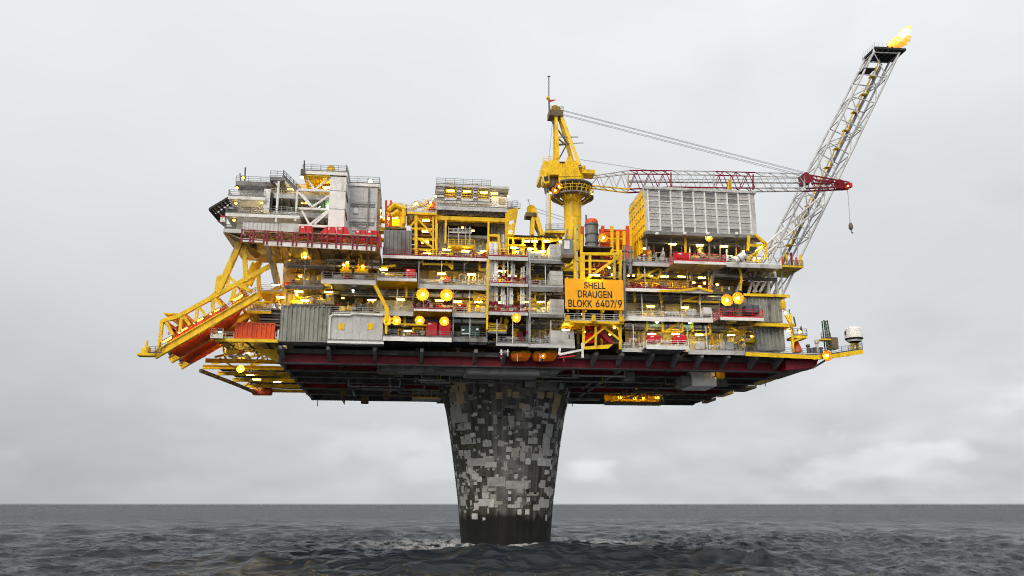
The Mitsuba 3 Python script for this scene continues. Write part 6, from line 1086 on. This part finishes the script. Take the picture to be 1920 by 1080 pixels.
# ---------------------------------------------------------------- mast, dome and small things at the east end
t = thing('radome', 'white cylindrical satellite dome on a stand at the tip of the yellow deck', 'satellite dome'); u = fr(1585, 613, 1616, 641, 1.5); cx, r = (u[0] + u[1]) / 2, (u[1] - u[0]) / 2
part(t, 'dome', MB().lathe([(0, u[2] + .1), (r * .72, u[2]), (r * .97, u[2] + .45), (r, u[2] + .55), (r * .95, u[3] - .5), (r * .8, u[3] - .12), (0, u[3])], (cx, 1.5, 0), 28), M.white, smooth=35); part(t, 'base_ring', MB().lathe([(r * .4, u[2] - .25), (r * .98, u[2] + .38), (r * .99, u[2] + .5)], (cx, 1.5, 0), 28), M.black); part(t, 'hatch', MB().box(cx - r - .03, cx - r + .12, 1.3, 1.7, u[2] + 1, u[2] + 1.5), M.dark_grey)
zf = pt(1600, 656, 1.5)[2]; part(t, 'stand', MB().beam((cx - .5, 1.5, zf), (cx - .35, 1.5, u[2] + .1), .3).beam((cx + .5, 1.5, zf), (cx + .3, 1.5, u[2] + .1), .35).beam((cx, 2.2, zf), (cx, 1.9, u[2] + .1), .3).box(cx - .4, cx + .4, 1.2, 1.9, u[2] - .4, u[2] + .02), M.yellow)
t = thing('lattice_mast', 'short dark green lattice mast with side platform on the yellow deck', 'mast'); a, b = pt(1546, 601, 1.5), pt(1554, 657, 1.5)
for s, q in ((-.4, -.3), (.4, -.3), (-.4, .3), (.4, .3)): beam_part(t, 'leg', a + [s * .6, q, 0], b + [s, q, 0], .13, M.green)
for k in range(10): c, e = a + (b - a) * k / 10, a + (b - a) * (k + 1) / 10; part(t, 'lacing', MB().beam(c + [-.35, -.3, 0], e + [.35, -.3, 0], .08).beam(c + [.35, -.3, 0], e + [-.35, -.3, 0], .08), M.brown)
p = pt(1540, 636, 1.4); part(t, 'side_platform', MB().box(p[0] - .2, p[0] + 1.2, .9, 2.1, p[2] - .2, p[2]), M.yellow); part(t, 'railing', rail_mesh((p[0] - .2, .95, p[2]), (p[0] + 1.2, .95, p[2]), 1.1, .6, .05), M.dark_grey); part(t, 'box', MB().cbox(*(lambda w: (w[0], w[1], 1.2, 2.4, w[2], w[3]))(fr(1558, 632, 1572, 654, 1.2)), .05), M.brown)
t = thing('orange_buoy', 'orange-red conical buoy beside the lower corrugated wall', 'buoy'); u = fr(1488, 638, 1505, 660, 1.4); part(t, 'shell', MB().lathe([(0, u[2]), ((u[1] - u[0]) / 2, u[2]), ((u[1] - u[0]) / 2.2, u[2] + .6), (.2, u[3]), (0, u[3] + .05)], ((u[0] + u[1]) / 2, 1.8, 0), 18), M.orange, smooth=40)
t = thing('bracket_platform', 'small yellow railed platform on the outer east corner', 'platform'); p, q = pt(1486, 630, 1), pt(1511, 628, 1); part(t, 'floor', MB().box(p[0], q[0], .6, 3, p[2] - .35, p[2]), M.yellow); part(t, 'railing', rail_mesh((p[0], .65, p[2]), (q[0], .65, p[2]), 1.3, .7, .06), M.dark_grey)
for a, b in (((1488, 640), (1508, 631)), ((1484, 607), (1487, 660)), ((1473, 590), (1482, 607)), ((1482, 588), (1482, 607)), ((1468, 553), (1468, 575))): beam_part(t, 'brace', pt(*a, .8), pt(*b, .8), .3, M.yellow)
part(t, 'camera_pole', MB().tube(pt(1502, 612, .8), pt(1501, 628, .8), .12).tube(pt(1488, 594, .8), pt(1492, 612, .8), .12).tube(pt(1480, 580, .8), pt(1480, 590, .8), .08), M.dark_grey)
t = thing('vessel', 'yellow rounded housing on the east corner beside the upper corrugated wall', 'vessel'); part(t, 'shell', MB().lathe([(0, 0), (.4, 0), (.45, .9), (.3, 1.3), (0, 1.4)], pt(1468, 580, .8), 14), M.yellow, smooth=40)
t = thing('deck_gear', 'small dark bollards and boxes on the yellow deck before the mast', 'deck gear')
for px, h in ((1516, 1.2), (1533, 1.9), (1528, .8), (1522, .7), (1540, .8)): part(t, 'bollard', MB().lathe([(0, 0), (.25, 0), (.2, h * .7), (.32, h * .75), (.3, h), (0, h)], pt(px, 662, .8), 10), M[['dark_grey', 'light_grey'][px % 2]], smooth=40)

# ---------------------------------------------------------------- lamps
for nm, rad in (('strip', 1), ('flood', 1), ('green', 1)): pass
EMIT = {'strip': (46, 28, 2.2), 'flood': (170, 98, 6), 'spot': (36, 22, 2.0), 'green': (7, 15, 6), 'white': (9, 9.4, 7.5), 'amber': (40, 21, .4)}
WEIGHT = {'strip': 1.2, 'flood': 2.0, 'spot': .35, 'green': .5, 'white': .6, 'amber': .3}
def lamp(px, py, y, kind, lab, w=1.15, tilt=0.0, dim=1.0):
    names = {'strip': ('strip_lamp', 'strip lamp'), 'flood': ('flood_lamp', 'floodlight'), 'spot': ('bulkhead_lamp', 'lamp'), 'green': ('green_lamp', 'lamp'), 'white': ('white_lamp', 'lamp'), 'amber': ('amber_lamp', 'lamp')}[kind]
    t = thing(names[0], lab, names[1]); c = pt(px, py, y); mb, hb = MB(), MB()
    if kind in ('strip',):
        d = np.array([math.cos(tilt), 0, math.sin(tilt)]); nn = np.array([-d[2], 0, d[0]]); mb.beam(c - d * w * .44 - nn * .06, c + d * w * .44 - nn * .05, .28, .13); hb.beam(c - d * (w / 2 + .06) + nn * .09, c + d * (w / 2 + .06) + nn * .09, .42, .10)
    elif kind == 'flood':
        s = w * .5; mb.ball(c, s * .36, 8); hb.lathe([(0, .2), (s * .6, .2), (s * .9, .13), (s * 1.2, .02), (s * 1.5, -.16), (s * 1.52, -.12), (s * 1.2, .12), (s * .93, .28), (0, .32)], (0, 0, 0), 36); V = hb.v[0]; hb.v[0] = np.stack([V[:, 0], V[:, 2], V[:, 1]], 1) + c + [0, .12, 0]; hb.beam(c + [0, .45, -.6], c + [0, .45, .1], .14)  # bowl oversized so its orange rim imitates the halo round the lamp
    else:
        s = w * .2; mb.ball(c, (s, s * .8, s * .75), 8); hb.hull([c + [sx * s * k, sy * s * k + .1, z] for sx in (-1, 1) for sy in (-1, 1) for k, z in ((1.5, s * .75), (.8, s * 1.3))])
    part(t, 'housing', hb, M.reflector if kind in ('flood', 'spot') else M.mid_grey, smooth=40 if kind == 'flood' else False)
    e = EMIT[kind]; part(t, 'lens', mb, M.lamp_glass, emitter={'type': 'area', 'sampling_weight': WEIGHT[kind] * max(dim, .3), 'radiance': {'type': 'rgb', 'value': [LAMP * v * dim for v in e]}})
def row(text, kind, y, pts, w=1.15, dim=1.0):
    for i, (px, py) in enumerate(sorted(pts)):
        pos = f'{ORD[i]} from the left' if len(pts) > 1 else 'the only one there'
        lamp(px, py, y, kind, f'{"bright orange floodlight" if kind == "flood" else "glowing warm strip lamp" if kind == "strip" else "greenish lamp" if kind == "green" else "cold white lamp" if kind == "white" else "glowing amber lamp" if kind == "amber" else "glowing warm lamp"} {text}, {pos}', w, dim=dim)
row('over the deck under the louvred module', 'strip', 1.8, [(837, 468), (874, 470), (908, 471)])
row('in the yellow tower of the louvred module', 'strip', 2.2, [(799, 413), (799, 434), (797, 454), (801, 475)])
row('over the riser bay and pipe bridge', 'strip', 2.0, [(963, 464), (972, 471), (995, 466), (1017, 471), (957, 438), (988, 452), (1002, 452), (1025, 452)], .95)
row('over the long grey walkway', 'strip', 1.8, [(719.5, 505), (828, 512.5), (884, 514)])
row('on the middle riser platform', 'strip', .6, [(941, 508), (928, 517), (961, 517)])
row('under the long grey walkway', 'strip', 1.9, [(697, 562), (751, 561), (824, 563), (858, 565), (897, 566), (941, 567), (985, 566), (1015, 566)])
row('of the pair over the maroon-railed balcony', 'flood', -1.3, [(792.5, 552), (837.5, 553)], 1.15)
row('on the landing with two red cabinets', 'flood', -1.5, [(726.5, 601), (743, 601), (787, 601), (833, 602.5)], .85)
row('under the lower riser platform', 'flood', -1.2, [(968, 596)], .85)
row('low on the west landing or riser bay', 'strip', 1.2, [(765, 620), (923, 622), (1061, 618)])
row('under the upper east walkway', 'strip', 1.9, [(1246, 518), (1278, 518), (1316, 520), (1217, 517.5)])
row('at the top of the name board', 'spot', 1.0, [(1142, 502), (1148, 515), (1179, 517), (1188, 517)], .9)
row('inside the stair tower below the name board', 'spot', .8, [(1093, 589), (1152, 615), (1095, 622), (1144, 627)], .9)
row('added over the name board', 'strip', -1.9, [(1115, 515.5)], 1.6, .8)  # strip lamp added to brighten the top of the board
row('over the long white walkway', 'strip', 2.0, [(1220, 574), (1284, 576)])
row('under the long white walkway', 'strip', 2.2, [(1222, 626), (1267, 626), (1311, 627), (1371, 628), (1414, 630)])
row('under the long white walkway', 'green', .4, [(1232, 604), (1293, 605)], 1.1)
row('under the big louvred box', 'strip', 2.0, [(1261, 457.5), (1312, 459.5), (1358, 461.5), (1419, 483)])
row('under the big louvred box, on a post', 'flood', 1.2, [(1329, 446)], .75)
row('at the west foot of the big louvred box', 'spot', 1.5, [(1208, 466)], 1.0)
row('beside the flare tower foot', 'spot', .2, [(1394, 472)], 1.1)
row('above the pink-lit walkway', 'spot', .6, [(1301, 530), (1321, 531), (1312, 538), (1345, 534)], 1.0)
row('of the pair over the slate tanks', 'flood', -2.2, [(1363, 563), (1384, 559)], 1.15)
row('under the tip of the yellow deck', 'flood', -.6, [(1551, 667)], 1.0, .6)
row('on the outer east corner', 'spot', .5, [(1477, 620.5), (1500, 622.5), (1473, 586)], 1.0)
row('beside the ringed tank', 'flood', 3.6, [(1131, 446)], .95, .6)
row('beside the hanging lift cabin', 'green', .2, [(1050, 453)], .8)
row('in an opening of the louvred module', 'strip', YM + .5, [(845, 357), (876, 358.5), (907, 360.5)], 1.2, .45)
row('on the side house of the louvred module', 'strip', YM - .3, [(927, 362)], 1.0, .3)
row('on the corners of the louvred module', 'spot', .8, [(817, 368), (953, 368), (807, 380), (781, 381)], .9)
row('inside the dark opening of the louvred module', 'spot', 3.2, [(867, 427), (887, 433)], 1.0, .3)
row('on the walls of the west wing', 'spot', -1.3, [(442, 381), (439, 413), (456, 333), (491, 380), (444, 352)], 1.0, .18)
row('under the roof edge of the west wing', 'strip', -.3, [(479.5, 345)], 1.2, .4)
row('on the galleries of the accommodation block', 'strip', .2, [(496, 410), (498, 401), (573, 380), (554, 410), (547, 354)], 1.2, .3)
row('under the accommodation roof platform', 'strip', 0, [(569, 332), (612, 351)], 1.0)
row('behind the white cross braces', 'green', .8, [(597, 387), (615, 388)], 1.2)
row('on the roof of the east wing', 'white', 2, [(694, 341)], 1.5)
row('on the flank of the east wing', 'spot', 4, [(715, 407), (713, 395)], .9)
row('in the yellow pipework skid', 'strip', 2.6, [(740, 408), (728, 409)], 1.0)
row('in the lit stair bays at the west end', 'spot', 2.6, [(572, 482), (545, 490), (563, 518), (556, 553)], .95, 4)
row('of the pair on the pump skids', 'spot', .2, [(651, 492), (644, 497), (680, 499)], .9)
row('over the corrugated cladding', 'strip', 1.8, [(560, 546), (616, 547), (572, 563), (526, 557), (517, 534)], 1.1, 1.5)
row('under the wide balcony', 'white', 1.5, [(662, 545)], .8)
row('beside the beige cabinet over the cladding', 'spot', 1, [(643, 559)], .8)
row('beside the lifeboat skid', 'green', -1, [(412, 623)], 1.0)
row('among the yellow beams under the west end', 'flood', 8.4, [(451, 692)], .7, 6)
row('among the yellow beams under the west end', 'strip', 20.5, [(481, 711), (470, 703), (520, 716)], 1.2, 1.6); row('under the orange-red container deck', 'spot', 3, [(466, 662)], .9)
row('on the crane house', 'flood', YC - 2.6, [(1041, 357), (1048, 349)], .8, .3); row('under the crane house', 'strip', YC - 2.6, [(1078, 341)], 1.1, .4); row('at the crane ring', 'spot', YC - 3.2, [(1032, 362), (1110, 364)], .9, .4)
row('at the tip of the crane boom', 'spot', YC - 1.0, [(1590, 349)], .8, .6)
row('on the slung cabin', 'spot', 6.2, [(1348, 695)], .7)
row('inside the maintenance gondola', 'amber', 30.2, [(1162, 746), (1190, 747), (1206, 747), (1232, 746)], 1.3)
row('above the orange girder shapes', 'flood', -1.6, [(1018, 668)], .5, .8)
sl = math.atan2(8.1, 12.1)
for i, (px, py) in enumerate(((314, 636), (342.7, 618.5), (372, 601), (402, 584), (446, 558))): lamp(px, py, -1.6, 'strip', f'slanted strip lamp along the lifeboat skid, {ORD[i]} from the sea end', 1.5, sl, .25)
lamp(1422, 466, .3, 'strip', 'slanted strip lamp on the yellow corner frame of the big louvred box', 1.3, .75)
